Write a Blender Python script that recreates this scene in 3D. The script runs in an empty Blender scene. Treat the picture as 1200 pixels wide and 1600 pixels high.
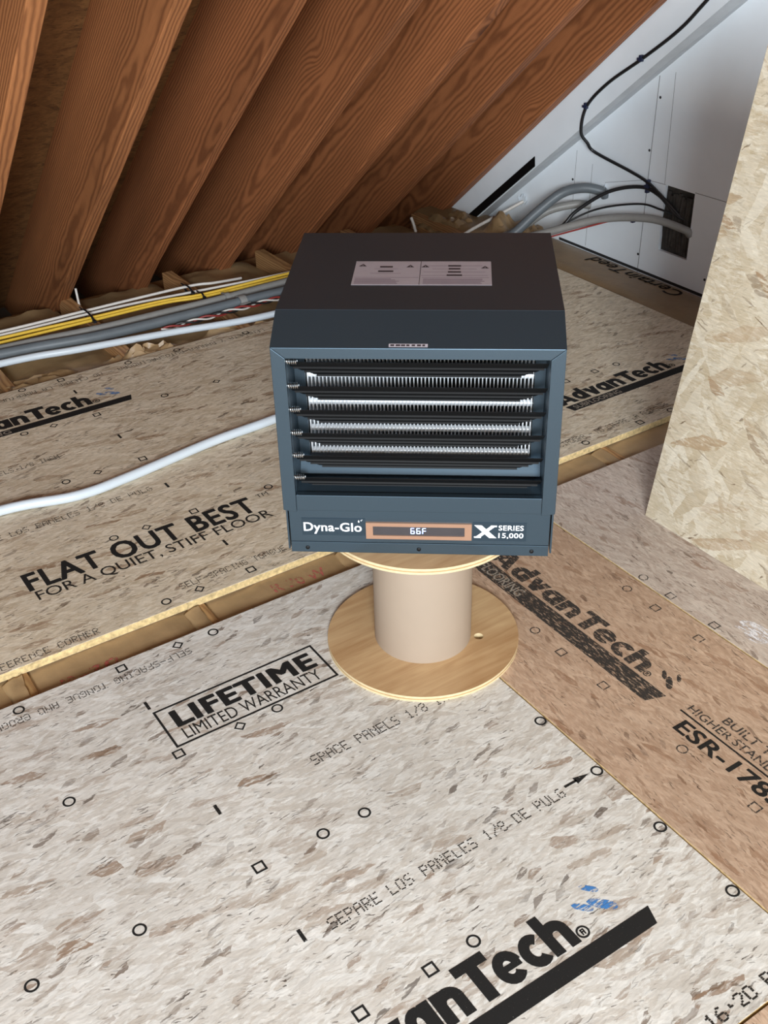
import bpy, bmesh, math, random
from mathutils import Vector, Matrix, noise as mnoise

random.seed(7)
scene = bpy.context.scene
COL = scene.collection

# ------------------------------------------------------------------ camera
# world: x runs along the floor panels towards the gable wall, y towards the eave, z up
cam_d = bpy.data.cameras.new('camera')
cam = bpy.data.objects.new('camera', cam_d)
COL.objects.link(cam)
TH, PITCH, ROLL = math.radians(32.66), math.radians(32.97), math.radians(-1.59)
A = Vector((math.cos(TH), -math.sin(TH), 0.0))          # camera right (level)
F = Vector((math.sin(TH) * math.cos(PITCH), math.cos(TH) * math.cos(PITCH), -math.sin(PITCH)))
U = A.cross(F)
Rv = A * math.cos(ROLL) + U * math.sin(ROLL)
Uv = -A * math.sin(ROLL) + U * math.cos(ROLL)
m = Matrix((Rv, Uv, -F)).transposed().to_4x4()
m.translation = Vector((0, 0, 1.408))
cam.matrix_world = m
cam_d.sensor_fit = 'VERTICAL'
cam_d.sensor_height = 32.0
cam_d.lens = 32.0 * 1720 / 1600
cam_d.clip_start = 0.02
scene.camera = cam

# ------------------------------------------------------------------ world, daylight, exposure
w = bpy.data.worlds.new('world')
scene.world = w
w.use_nodes = True
bg = w.node_tree.nodes['Background']
bg.inputs[0].default_value = (0.74, 0.87, 1.0, 1)
bg.inputs[1].default_value = 1.6


def area_light(name, loc, target, size, power, col):
    d = bpy.data.lights.new(name, 'AREA')
    d.shape = 'RECTANGLE'
    d.size, d.size_y = size
    d.energy = power
    d.color = col
    o = bpy.data.objects.new(name, d)
    COL.objects.link(o)
    o.location = loc
    o.rotation_euler = (Vector(target) - Vector(loc)).to_track_quat('-Z', 'Y').to_euler()
    return o


# daylight from a window behind and left of the photographer
area_light('window_daylight', (-1.35, -2.10, 1.90), (0.8, 1.4, 0.3), (0.9, 0.9), 285, (0.86, 0.94, 1.0))
# bare work lamp hanging behind the photographer: compact and warm
ld = bpy.data.lights.new('work_lamp_light', 'POINT')
ld.energy = 46
ld.color = (1.0, 0.78, 0.54)
ld.shadow_soft_size = 0.05
lo = bpy.data.objects.new('work_lamp_light', ld)
COL.objects.link(lo)
lo.location = (-0.35, -1.47, 1.95)

vs = scene.view_settings
vs.view_transform = 'Standard'
vs.look = 'None'
vs.gamma = 1.0
vs.use_curve_mapping = False
vs.exposure = 0.06


# ------------------------------------------------------------------ helpers
def s2l(r, g, b):
    return tuple(((c / 255) / 12.92 if c / 255 <= 0.04045 else ((c / 255 + 0.055) / 1.055) ** 2.4) for c in (r, g, b)) + (1.0,)


class MB:
    def __init__(self):
        self.v, self.f = [], []

    def add(self, vs_, fs_):
        n = len(self.v)
        self.v += [tuple(p) for p in vs_]
        self.f += [tuple(i + n for i in f) for f in fs_]

    def box(self, x0, x1, y0, y1, z0, z1):
        self.add([(x0, y0, z0), (x1, y0, z0), (x1, y1, z0), (x0, y1, z0), (x0, y0, z1), (x1, y0, z1), (x1, y1, z1), (x0, y1, z1)],
                 [(0, 3, 2, 1), (4, 5, 6, 7), (0, 1, 5, 4), (1, 2, 6, 5), (2, 3, 7, 6), (3, 0, 4, 7)])
        return self

    def prism(self, poly, d):
        """closed prism: polygon of 3D points shifted by the vector d"""
        n = len(poly)
        d = Vector(d)
        top = [Vector(p) + d for p in poly]
        self.add([Vector(p) for p in poly] + top,
                 [tuple(range(n))[::-1], tuple(range(n, 2 * n))] + [(i, (i + 1) % n, n + (i + 1) % n, n + i) for i in range(n)])
        return self

    def tube(self, pts, r, seg=10, caps=True):
        pts = [Vector(p) for p in pts]
        rs = r if isinstance(r, (list, tuple)) else [r] * len(pts)
        up = Vector((0, 0, 1))
        vs_, fs_ = [], []
        prev = None
        for i, p in enumerate(pts):
            t = (pts[min(i + 1, len(pts) - 1)] - pts[max(i - 1, 0)]).normalized()
            if prev is None:
                a = t.cross(up)
                if a.length < 1e-3:
                    a = t.cross(Vector((1, 0, 0)))
            else:
                a = prev - t * prev.dot(t)
            a.normalize()
            prev = a
            b = t.cross(a)
            for k in range(seg):
                an = 2 * math.pi * k / seg
                vs_.append(p + (a * math.cos(an) + b * math.sin(an)) * rs[i])
        for i in range(len(pts) - 1):
            for k in range(seg):
                q = (k + 1) % seg
                fs_.append((i * seg + k, i * seg + q, (i + 1) * seg + q, (i + 1) * seg + k))
        if caps:
            fs_.append(tuple(range(seg))[::-1])
            fs_.append(tuple(range((len(pts) - 1) * seg, len(pts) * seg)))
        self.add(vs_, fs_)
        return self

    def lathe(self, prof, seg=64, c=(0, 0)):
        """closed profile of (r, z) revolved around z"""
        n = len(prof)
        vs_, fs_ = [], []
        for k in range(seg):
            an = 2 * math.pi * k / seg
            for r, z in prof:
                vs_.append((c[0] + r * math.cos(an), c[1] + r * math.sin(an), z))
        for k in range(seg):
            q = (k + 1) % seg
            for i in range(n):
                j = (i + 1) % n
                fs_.append((k * n + i, q * n + i, q * n + j, k * n + j))
        self.add(vs_, fs_)
        return self

    def mesh(self, name, mat, smooth=False, bevel=0):
        me = bpy.data.meshes.new(name)
        me.from_pydata(self.v, [], self.f)
        bm = bmesh.new()
        bm.from_mesh(me)
        bmesh.ops.recalc_face_normals(bm, faces=bm.faces[:])
        if bevel:
            ed = [e for e in bm.edges if len(e.link_faces) == 2 and e.calc_face_angle(0) > 0.5]
            bmesh.ops.bevel(bm, geom=ed, offset=bevel, segments=2, profile=0.6, affect='EDGES', clamp_overlap=True)
        bm.to_mesh(me)
        bm.free()
        if mat:
            me.materials.append(mat)
        if smooth:
            for p in me.polygons:
                p.use_smooth = True
            me.set_sharp_from_angle(angle=math.radians(40))
        return me

    def build(self, name, mat, parent=None, smooth=False, bevel=0, loc=None):
        return link(name, self.mesh(name, mat, smooth, bevel), parent, loc)


def link(name, me, parent=None, loc=None, rot=None):
    o = bpy.data.objects.new(name, me)
    COL.objects.link(o)
    if parent:
        o.parent = parent
    if loc:
        o.location = loc
    if rot:
        o.rotation_euler = rot
    return o


def tag(o, label, cat, group=None):
    o['label'] = label
    o['category'] = cat
    if group:
        o['group'] = group
    return o


def struct(o, label=None):
    o['kind'] = 'structure'
    if label:
        o['label'] = label
    return o


def empty(name, loc=(0, 0, 0), rz=0.0):
    o = bpy.data.objects.new(name, None)
    COL.objects.link(o)
    o.location = loc
    o.rotation_euler = (0, 0, rz)
    o.empty_display_size = 0.1
    return o


def spline(pts, n=10):
    """Catmull-Rom through the points"""
    p = [Vector(q) for q in pts]
    p = [p[0] * 2 - p[1]] + p + [p[-1] * 2 - p[-2]]
    out = []
    for i in range(1, len(p) - 2):
        for k in range(n):
            t = k / n
            a, b, c, d = p[i - 1], p[i], p[i + 1], p[i + 2]
            out.append(0.5 * ((2 * b) + (c - a) * t + (2 * a - 5 * b + 4 * c - d) * t * t + (3 * b - a - 3 * c + d) * t ** 3))
    out.append(p[-2])
    return out


# ------------------------------------------------------------------ materials
class NT:
    """small wrapper for node building"""

    def __init__(self, name):
        self.m = bpy.data.materials.new(name)
        self.m.use_nodes = True
        self.t = self.m.node_tree
        self.bsdf = self.t.nodes['Principled BSDF']

    def n(self, typ, **kw):
        nd = self.t.nodes.new(typ)
        for k, v in kw.items():
            setattr(nd, k, v)
        return nd

    def put(self, sock, v):
        if hasattr(v, 'is_linked') or isinstance(v, bpy.types.NodeSocket):
            self.t.links.new(v, sock)
        else:
            sock.default_value = v

    def math(self, op, a, b=0.0, c=0.0):
        nd = self.n('ShaderNodeMath', operation=op)
        self.put(nd.inputs[0], a)
        self.put(nd.inputs[1], b)
        self.put(nd.inputs[2], c)
        return nd.outputs[0]

    def vmath(self, op, a, b=(0, 0, 0)):
        nd = self.n('ShaderNodeVectorMath', operation=op)
        self.put(nd.inputs[0], a)
        if op == 'SCALE':
            self.put(nd.inputs[3], b)
        else:
            self.put(nd.inputs[1], b)
        return nd.outputs[1] if op == 'LENGTH' else nd.outputs[0]

    def mix(self, f, a, b, blend='MIX'):
        nd = self.n('ShaderNodeMix', data_type='RGBA', blend_type=blend)
        self.put(nd.inputs[0], f)
        self.put(nd.inputs[6], a)
        self.put(nd.inputs[7], b)
        return nd.outputs[2]

    def ramp(self, f, stops):
        nd = self.n('ShaderNodeValToRGB')
        self.put(nd.inputs[0], f)
        el = nd.color_ramp.elements
        while len(el) < len(stops):
            el.new(0.5)
        for e, (p, c) in zip(el, stops):
            e.position = p
            e.color = c if len(c) == 4 else tuple(c) + (1,)
        return nd.outputs[0]

    def mapr(self, v, a, b, c=0.0, d=1.0, smooth=False):
        nd = self.n('ShaderNodeMapRange')
        if smooth:
            nd.interpolation_type = 'SMOOTHSTEP'
        self.put(nd.inputs[0], v)
        for i, x in enumerate((a, b, c, d)):
            nd.inputs[1 + i].default_value = x
        return nd.outputs[0]

    def noise(self, vec, scale, detail=3, rough=0.5, dist=0.0, out=0):
        nd = self.n('ShaderNodeTexNoise')
        if vec is not None:
            self.put(nd.inputs['Vector'], vec)
        nd.inputs['Scale'].default_value = scale
        nd.inputs['Detail'].default_value = detail
        nd.inputs['Roughness'].default_value = rough
        nd.inputs['Distortion'].default_value = dist
        return nd.outputs[out]

    def voronoi(self, vec, scale=1.0, feature='F1', dims='3D', rand=1.0):
        nd = self.n('ShaderNodeTexVoronoi', feature=feature, voronoi_dimensions=dims)
        self.put(nd.inputs['Vector'], vec)
        nd.inputs['Scale'].default_value = scale
        nd.inputs['Randomness'].default_value = rand
        return nd

    def mapping(self, vec, loc=(0, 0, 0), rot=(0, 0, 0), scale=(1, 1, 1)):
        nd = self.n('ShaderNodeMapping')
        self.put(nd.inputs[0], vec)
        nd.inputs[1].default_value = loc
        nd.inputs[2].default_value = rot
        nd.inputs[3].default_value = scale
        return nd.outputs[0]

    def sep(self, v, color=False):
        nd = self.n('ShaderNodeSeparateColor' if color else 'ShaderNodeSeparateXYZ')
        self.put(nd.inputs[0], v)
        return nd.outputs

    def comb(self, x, y, z):
        nd = self.n('ShaderNodeCombineXYZ')
        for i, v in enumerate((x, y, z)):
            self.put(nd.inputs[i], v)
        return nd.outputs[0]

    def pos(self):
        return self.n('ShaderNodeNewGeometry').outputs['Position']

    def obj(self):
        return self.n('ShaderNodeTexCoord').outputs['Object']

    def bump(self, h, strength=0.3, dist=0.002):
        nd = self.n('ShaderNodeBump')
        nd.inputs['Strength'].default_value = strength
        nd.inputs['Distance'].default_value = dist
        self.put(nd.inputs['Height'], h)
        self.t.links.new(nd.outputs[0], self.bsdf.inputs['Normal'])

    def fin(self, col=None, rough=None, metal=None, spec=None):
        if col is not None:
            self.put(self.bsdf.inputs['Base Color'], col)
        if rough is not None:
            self.put(self.bsdf.inputs['Roughness'], rough)
        if metal is not None:
            self.put(self.bsdf.inputs['Metallic'], metal)
        if spec is not None:
            self.put(self.bsdf.inputs['Specular IOR Level'], spec)
        return self.m


def plain(name, rgb, rough=0.5, metal=0.0, spec=0.5, var=0.06, vscale=40.0):
    """plain coloured finish with a faint mottling"""
    t = NT(name)
    c = s2l(*rgb)
    n = t.noise(t.obj(), vscale, 3, 0.6)
    d = t.mapr(n, 0.3, 0.7, 1 - var, 1 + var)
    col = t.mix(1.0, c, t.comb(d, d, d), 'MULTIPLY')
    return t.fin(col, rough, metal, spec)


def strand_board(name, pale, mid, dark, brown, axis='x', flake=1.0, brown_amt=0.12, contrast=1.0, plane='xy', rough=0.6, spread=0.5, sliver=0.06, seed=0.0, slim=1.0):
    t = NT(name)
    s = t.sep(t.pos())
    a, b = {'xy': (s[0], s[1]), 'yz': (s[2], s[1]), 'roof': (s[0], s[1])}[plane]
    if axis == 'y':
        a, b = b, a
    p = t.comb(a, b, 0.0)
    w1 = t.vmath('SCALE', t.vmath('SUBTRACT', t.noise(p, 22, 2, 0.6, out=1), (0.5, 0.5, 0.5)), 0.012 * min(flake, 1.0))
    w2 = t.vmath('SCALE', t.vmath('SUBTRACT', t.noise(p, 120, 2, 0.6, out=1), (0.5, 0.5, 0.5)), 0.0050 * min(flake, 1.0))
    p = t.vmath('ADD', t.vmath('ADD', p, w1), w2)

    def layer(k, ang, L, W):
        v = t.mapping(p, (k * 3.17 + seed, k * 1.71 + seed * 2, 0), (0, 0, ang * spread))
        v = t.mapping(v, scale=(1 / (L * flake), 1 / (W * flake * slim), 1))
        c = t.sep(t.voronoi(v, 1.0, dims='2D').outputs['Color'], True)
        return c[0], c[1], c[2]

    def tone(r):
        return t.mix(t.math('MULTIPLY', r, contrast), s2l(*pale), s2l(*mid))

    r1, g1, b1 = layer(1, 0.10, 0.020, 0.0040)
    sp = t.mapr(t.noise(t.mapping(p, scale=(70, 190, 1)), 1.0, 3, 0.7), 0.35, 0.65)
    col = tone(t.math('ADD', t.math('MULTIPLY', r1, 0.5), t.math('MULTIPLY', sp, 0.6)))
    r2, g2, b2 = layer(2, -0.8, 0.030, 0.0075)
    col = t.mix(t.math('MULTIPLY', t.mapr(g2, 0.5, 0.6), 0.6), col, tone(r2))
    r3, g3, b3 = layer(3, 0.9, 0.042, 0.0100)
    col = t.mix(t.math('MULTIPLY', t.mapr(g3, 0.66, 0.72), 0.65), col, tone(r3))
    # long brown flakes with ragged ends
    r4, g4, b4 = layer(4, 0.30, 0.068, 0.0150)
    rag = t.mapr(t.noise(t.mapping(p, scale=(35, 160, 1)), 1.0, 3, 0.65), 0.38, 0.5)
    fk = t.math('MULTIPLY', t.math('MULTIPLY', t.mapr(g4, 1 - brown_amt, 1 - brown_amt + 0.01), t.mapr(b4, 0, 1, 0.35, 0.95)), rag)
    col = t.mix(fk, col, t.mix(r4, s2l(*brown), s2l(*mid)))
    # smaller brown chips
    r7, g7, b7 = layer(7, -0.5, 0.030, 0.0085)
    col = t.mix(t.math('MULTIPLY', t.math('MULTIPLY', t.mapr(g7, 1 - brown_amt * 0.6, 1 - brown_amt * 0.6 + 0.01), t.mapr(b7, 0, 1, 0.1, 0.8)), rag), col, t.mix(r7, s2l(*brown), s2l(*dark)))
    # thin dark slivers between the strands, gathered in patches
    pat = t.mapr(t.noise(p, 14, 3, 0.6), 0.40, 0.62, 0.15, 1.0)
    r5, g5, b5 = layer(5, -0.25, 0.017, 0.0019)
    col = t.mix(t.math('MULTIPLY', t.mapr(g5, 1 - sliver, 1 - sliver + 0.01), t.math('MULTIPLY', pat, t.mapr(r5, 0, 1, 0.2, 0.95))), col, s2l(*dark))
    r6, g6, b6 = layer(6, 0.6, 0.008, 0.0016)
    col = t.mix(t.math('MULTIPLY', t.mapr(g6, 1 - sliver * 0.8, 1 - sliver * 0.8 + 0.01), t.math('MULTIPLY', pat, t.mapr(r6, 0, 1, 0.15, 0.9))), col, s2l(*dark))
    # fibre grain and broad stain
    gr = t.noise(t.mapping(p, scale=(34, 300, 1)), 1.0, 4, 0.7)
    gm = t.mapr(gr, 0.28, 0.72, 0.80, 1.14)
    big = t.mapr(t.noise(p, 3.2, 3, 0.5), 0.3, 0.7, 0.92, 1.06)
    k = t.math('MULTIPLY', gm, big)
    col = t.mix(1.0, col, t.comb(k, k, k), 'MULTIPLY')
    h = t.math('ADD', t.math('MULTIPLY', gr, 0.6), t.math('ADD', t.math('MULTIPLY', r2, 0.4), t.math('MULTIPLY', g3, 0.4)))
    t.bump(h, 0.15, 0.0008)
    return t.fin(col, rough, 0, 0.35)


def lumber(name, light, dark, line=1.0):
    """softwood with ring lines bending round knots; object x runs along the piece"""
    t = NT(name)
    o = t.obj()
    rnd = t.n('ShaderNodeObjectInfo').outputs['Random']
    off = t.comb(t.math('MULTIPLY', rnd, 17.0), t.math('MULTIPLY', rnd, 5.0), 0.0)
    s = t.sep(o)
    q = t.vmath('ADD', t.comb(s[0], s[1], s[2]), off)
    wv = t.noise(t.mapping(q, scale=(0.75, 3.0, 3.0)), 1.0, 2, 0.5, out=1)
    wv = t.vmath('SCALE', t.vmath('SUBTRACT', wv, (0.5, 0.5, 0.5)), 0.085)
    fine = t.noise(t.mapping(q, scale=(9, 30, 30)), 1.0, 2, 0.5, out=1)
    fine = t.vmath('SCALE', t.vmath('SUBTRACT', fine, (0.5, 0.5, 0.5)), 0.010)
    yz = t.vmath('ADD', t.vmath('ADD', t.comb(0.0, s[1], s[2]), wv), fine)
    ys = t.sep(yz)
    rr = t.vmath('LENGTH', t.comb(0.0, t.math('ADD', ys[1], t.math('MULTIPLY_ADD', rnd, 0.10, 0.02)), t.math('ADD', ys[2], t.math('MULTIPLY_ADD', rnd, -0.2, -0.03))))
    kd = t.voronoi(t.mapping(q, scale=(1.9, 4.2, 4.2)), 1.0)
    d = kd.outputs['Distance']
    kn = t.math('POWER', 2.718, t.math('MULTIPLY', t.math('MULTIPLY', d, d), -40.0))
    rr = t.math('ADD', rr, t.math('MULTIPLY', kn, 0.045))
    ring = t.math('SINE', t.math('MULTIPLY', rr, 2 * math.pi / 0.0085))
    ring = t.math('POWER', t.math('MULTIPLY_ADD', ring, 0.5, 0.5), 1.5)
    fib = t.noise(t.mapping(q, scale=(14, 420, 420)), 1.0, 3, 0.6)
    f = t.math('MULTIPLY', ring, line)
    col = t.mix(f, s2l(*light), s2l(*dark))
    core = t.mapr(d, 0.05, 0.13, 1.0, 0.0, True)
    col = t.mix(t.math('MULTIPLY', core, 0.7), col, s2l(70, 36, 20))
    hue = t.mapr(t.math('FRACT', t.math('MULTIPLY', rnd, 7.31)), 0.55, 0.9)
    col = t.mix(t.math('MULTIPLY', hue, 0.5), col, t.mix(f, s2l(min(255, light[0] + 22), min(255, light[1] + 30), min(255, light[2] + 16)), s2l(dark[0] + 14, dark[1] + 14, dark[2] + 6)))
    tone = t.mapr(t.noise(t.mapping(q, scale=(0.9, 7, 7)), 1.0, 3, 0.5), 0.25, 0.75, 0.72, 1.22)
    tone = t.math('MULTIPLY', tone, t.mapr(fib, 0.3, 0.7, 0.9, 1.08))
    tone = t.math('MULTIPLY', tone, t.math('MULTIPLY_ADD', rnd, 0.25, 0.88))
    col = t.mix(1.0, col, t.comb(tone, tone, tone), 'MULTIPLY')
    t.bump(t.math('ADD', ring, t.math('MULTIPLY', fib, 0.4)), 0.35, 0.0015)
    return t.fin(col, 0.55, 0, 0.3)


def veneer(name, light, dark, sc=(6, 60, 60)):
    t = NT(name)
    o = t.obj()
    n1 = t.noise(t.mapping(o, scale=sc), 1.0, 4, 0.6, 0.6)
    n2 = t.noise(t.mapping(o, scale=(3, 5, 5)), 1.0, 3, 0.55, 0.8)
    f = t.math('ADD', t.math('MULTIPLY', n1, 0.45), t.math('MULTIPLY', n2, 0.55))
    col = t.mix(t.mapr(f, 0.36, 0.64), s2l(*light), s2l(*dark))
    return t.fin(col, 0.45, 0, 0.4)


def kraft(name, rgb=(158, 130, 94), rough=0.42):
    t = NT(name)
    p = t.pos()
    n = t.noise(p, 9, 4, 0.6)
    n2 = t.noise(t.mapping(p, scale=(40, 8, 8)), 1.0, 3, 0.6)
    c = s2l(*rgb)
    k = t.math('MULTIPLY', t.mapr(n, 0.3, 0.7, 0.82, 1.12), t.mapr(n2, 0.3, 0.7, 0.93, 1.06))
    col = t.mix(1.0, c, t.comb(k, k, k), 'MULTIPLY')
    t.bump(t.noise(p, 60, 4, 0.6), 0.3, 0.003)
    return t.fin(col, rough, 0, 0.5)


def ink(name, rgb, wear=0.45, dots=False, scale=220.0, stretch=(1, 1, 1)):
    """printed ink: worn away in small streaks so the board shows through"""
    t = NT(name)
    p = t.pos()
    n = t.noise(t.mapping(p, scale=stretch), scale, 4, 0.7)
    m_ = t.mapr(n, wear - 0.06, wear + 0.06)
    if dots:
        o = t.sep(t.obj())
        st = t.math('SINE', t.math('MULTIPLY', o[0], 2 * math.pi / 0.0042))
        st2 = t.math('SINE', t.math('MULTIPLY', o[1], 2 * math.pi / 0.0042))
        m_ = t.math('MULTIPLY', m_, t.mapr(t.math('MAXIMUM', st, st2), -0.55, -0.25))
    t.fin(s2l(*rgb), 0.7, 0, 0.2)
    tr = t.n('ShaderNodeBsdfTransparent')
    mx = t.n('ShaderNodeMixShader')
    t.put(mx.inputs[0], m_)
    t.t.links.new(tr.outputs[0], mx.inputs[1])
    t.t.links.new(t.bsdf.outputs[0], mx.inputs[2])
    t.t.links.new(mx.outputs[0], t.t.nodes['Material Output'].inputs[0])
    return t.m


M = {}
M['board_pale'] = strand_board('strand_board_pale', (223, 220, 213), (184, 174, 161), (66, 52, 42), (136, 108, 84), sliver=0.05, brown_amt=0.13)
M['board_back'] = strand_board('strand_board_back', (226, 214, 193), (188, 170, 143), (64, 48, 36), (138, 106, 78), sliver=0.075, brown_amt=0.12, seed=2.3)
M['board_tan'] = strand_board('strand_board_tan', (198, 170, 145), (164, 133, 108), (80, 58, 44), (140, 104, 78), axis='y', sliver=0.06, brown_amt=0.10, flake=0.8, seed=5.1, contrast=1.0)
M['board_grey'] = strand_board('strand_board_grey', (206, 192, 178), (170, 151, 137), (74, 58, 48), (144, 116, 96), axis='y', sliver=0.06, brown_amt=0.09, flake=0.85, seed=8.4)
M['board_upright'] = strand_board('strand_board_upright', (222, 213, 194), (184, 167, 138), (104, 80, 56), (160, 126, 90), axis='y', flake=1.9, brown_amt=0.16, plane='yz', sliver=0.03, spread=1.2, seed=11.0, contrast=1.0)
M['sheathing'] = strand_board('strand_board_sheathing', (142, 100, 60), (106, 72, 42), (44, 28, 18), (92, 60, 36), flake=1.0, seed=14.0, sliver=0.09)
M['board_edge'] = plain('strand_board_edge', (204, 178, 128), 0.75, var=0.35, vscale=90)
M['rafter'] = lumber('rafter_wood', (166, 105, 66), (110, 64, 38), 0.72)
M['joist'] = lumber('joist_wood', (170, 128, 86), (118, 78, 48), 0.7)
M['drywall'] = plain('drywall', (232, 238, 243), 0.75, var=0.03, vscale=5)
M['drywall_shade'] = plain('drywall_shaded_grey', (196, 199, 202), 0.8, var=0.07, vscale=14)
M['tape'] = plain('seam_line', (120, 120, 122), 0.8)
M['kraft'] = kraft('kraft_paper')
M['kraft_dark'] = kraft('kraft_paper_dark', (132, 106, 74))
M['slab'] = plain('ceiling_board_below', (90, 80, 70), 0.9)
M['cavity'] = plain('wall_cavity', (62, 58, 54), 0.9, var=0.5, vscale=30)
M['steel'] = plain('charcoal_paint', (72, 87, 98), 0.38, 0.78, 0.5, var=0.02, vscale=300)
M['black'] = plain('black_paint_and_shade', (10, 10, 11), 0.55, 0, 0.25)
M['alu'] = plain('aluminium_fin', (236, 240, 244), 0.3, 0.15, 0.5, var=0.03)
M['spring'] = plain('bright_spring', (210, 208, 205), 0.25, 1.0, 0.5)
M['copper'] = plain('copper_bezel', (166, 128, 104), 0.4, 0.3, 0.5, var=0.02)
M['screen'] = plain('display_glass', (62, 58, 60), 0.2, 0, 0.5)
M['sticker'] = plain('sticker_grey', (160, 151, 155), 0.4, 0, 0.4, var=0.03)
M['sticker_print'] = plain('sticker_print', (52, 44, 48), 0.6)
M['sticker_soft'] = plain('sticker_fine_print', (122, 108, 116), 0.6)
M['white_print'] = plain('white_print', (236, 238, 240), 0.5, var=0.01)
M['plate_dark'] = plain('nameplate_dark', (66, 81, 93), 0.42, 0.9, 0.4, var=0.02)
M['ply_face'] = veneer('plywood_face', (200, 168, 126), (164, 126, 86))
M['ply_edge'] = plain('plywood_edge', (208, 188, 148), 0.6, var=0.12, vscale=80)
M['ply_core'] = plain('plywood_core', (176, 138, 92), 0.7, var=0.12, vscale=80)
M['card'] = plain('cardboard_drum', (160, 142, 124), 0.65, var=0.025, vscale=9)
M['ink'] = ink('black_ink', (34, 32, 30), 0.36, scale=260)
M['ink_bold'] = ink('black_ink_solid', (32, 31, 30), 0.30, scale=300)
M['ink_worn'] = ink('black_ink_worn', (58, 53, 49), 0.44, scale=160, stretch=(1.6, 0.35, 1))
M['ink_dots'] = ink('dot_matrix_ink', (46, 42, 38), 0.34)
M['ink_blue'] = ink('blue_ink', (66, 120, 178), 0.50, scale=70, stretch=(0.6, 3.2, 1))
M['ink_red'] = ink('faded_red_ink', (176, 96, 86), 0.5, scale=90)
M['ink_pale'] = ink('pale_knockout', (150, 138, 124), 0.40, scale=260)
M['pex'] = plain('white_pipe', (204, 212, 218), 0.3, 0, 0.5, var=0.015)
M['cable_white'] = plain('white_cable', (214, 208, 200), 0.4)
M['cable_yellow'] = plain('yellow_cable', (226, 186, 66), 0.4)
M['cable_grey'] = plain('grey_cable', (98, 104, 108), 0.45, var=0.1, vscale=12)
M['cable_lightgrey'] = plain('light_grey_cable', (136, 134, 130), 0.45)
M['cable_black'] = plain('black_cable', (26, 26, 28), 0.4)
M['cable_red'] = plain('red_cable', (140, 48, 44), 0.4)
M['tie'] = plain('black_tie', (24, 25, 30), 0.45)
M['clip'] = plain('blue_clip', (34, 40, 66), 0.45)
M['hole'] = plain('screw_hole_and_shade', (40, 40, 42), 0.8)

dm = NT('display_digits')
dm.fin(s2l(200, 215, 255), 0.4)
dm.bsdf.inputs['Emission Color'].default_value = s2l(120, 160, 255)
dm.bsdf.inputs['Emission Strength'].default_value = 2.6
M['digit'] = dm.m


# ------------------------------------------------------------------ flat lettering
def text_verts(body, offset=0.0, shear=0.0, space=1.0):
    cu = bpy.data.curves.new('lettering', 'FONT')
    cu.body = body
    cu.size = 1.0
    cu.offset = offset
    cu.shear = shear
    cu.space_character = space
    cu.resolution_u = 3
    o = bpy.data.objects.new('lettering', cu)
    COL.objects.link(o)
    dg = bpy.context.evaluated_depsgraph_get()
    ev = o.evaluated_get(dg)
    me = ev.to_mesh()
    v = [tuple(p.co) for p in me.vertices]
    f = [tuple(p.vertices) for p in me.polygons]
    ev.to_mesh_clear()
    bpy.data.objects.remove(o)
    bpy.data.curves.remove(cu)
    return v, f


CAP = {}


def lettering(name, body, width, height, mat, parent, loc, rot=(0, 0, 0), offset=0.0, shear=0.0, space=1.0, cap=True, bold=0.0):
    """flat print: text scaled so that its width and its capital height fit; loc is the left end of the baseline"""
    v, f = text_verts(body, offset, shear, space)
    if bold:      # heavier weight: the same outlines laid beside each other
        nv, nf = len(v), list(f)
        base = list(v)
        for k_, (dx, dy) in enumerate([(-1, -0.6), (1, -0.6), (-1, 0.6), (1, 0.6), (0, 0.8), (0, -0.8)]):
            v = v + [(p[0] + dx * bold, p[1] + dy * bold, p[2]) for p in base]
            f = f + [tuple(i + nv * (k_ + 1) for i in q) for q in nf]
    if offset not in CAP:
        hv, _ = text_verts('H', offset)
        CAP[offset] = (min(p[1] for p in hv), max(p[1] for p in hv))
    y0, y1 = CAP[offset] if cap else (min(p[1] for p in v), max(p[1] for p in v))
    x0, x1 = min(p[0] for p in v), max(p[0] for p in v)
    sx, sy = width / (x1 - x0), height / (y1 - y0)
    nbase = len(v) // 7 if bold else len(v)
    me = bpy.data.meshes.new(name)
    me.from_pydata([((p[0] - x0) * sx, (p[1] - y0) * sy, 0.00002 * (i // nbase)) for i, p in enumerate(v)], [], f)
    me.materials.append(mat)
    return link(name, me, parent, loc, rot)


def flat(name, polys, mat, parent, loc=(0, 0, 0), rot=(0, 0, 0)):
    v, f = [], []
    for pl in polys:
        n = len(v)
        v += [(p[0], p[1], 0.0) for p in pl]
        f.append(tuple(range(n, n + len(pl))))
    me = bpy.data.meshes.new(name)
    me.from_pydata(v, [], f)
    me.materials.append(mat)
    return link(name, me, parent, loc, rot)


def ring_polys(r0, r1, n, rot=0.0, arc=1.0):
    out = []
    for k in range(n):
        a, b = rot + 2 * math.pi * k / n, rot + 2 * math.pi * (k + 1) / n
        out.append([(r0 * math.cos(a), r0 * math.sin(a)), (r1 * math.cos(a), r1 * math.sin(a)), (r1 * math.cos(b), r1 * math.sin(b)), (r0 * math.cos(b), r0 * math.sin(b))])
    return out


# ================================================================== SETTING
# ---- floor: joists and slab below, strand board panels as parts
floor = struct(MB().box(-3.0, 2.80, -2.6, 4.40, -0.34, -0.30).build('floor', M['slab']), 'attic floor of pale printed strand board panels')
JX = [-0.50, -0.11, 0.276, 0.660, 1.040, 1.43, 1.81, 2.19, 2.53]
jme = MB().box(0, 4.75, -0.019, 0.019, -0.26, -0.0185).mesh('floor_joist', M['joist'], bevel=0.002)
for x in JX:
    j = link('floor_joist', jme, floor, (x, -1.1, 0), (0, 0, math.pi / 2))


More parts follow.
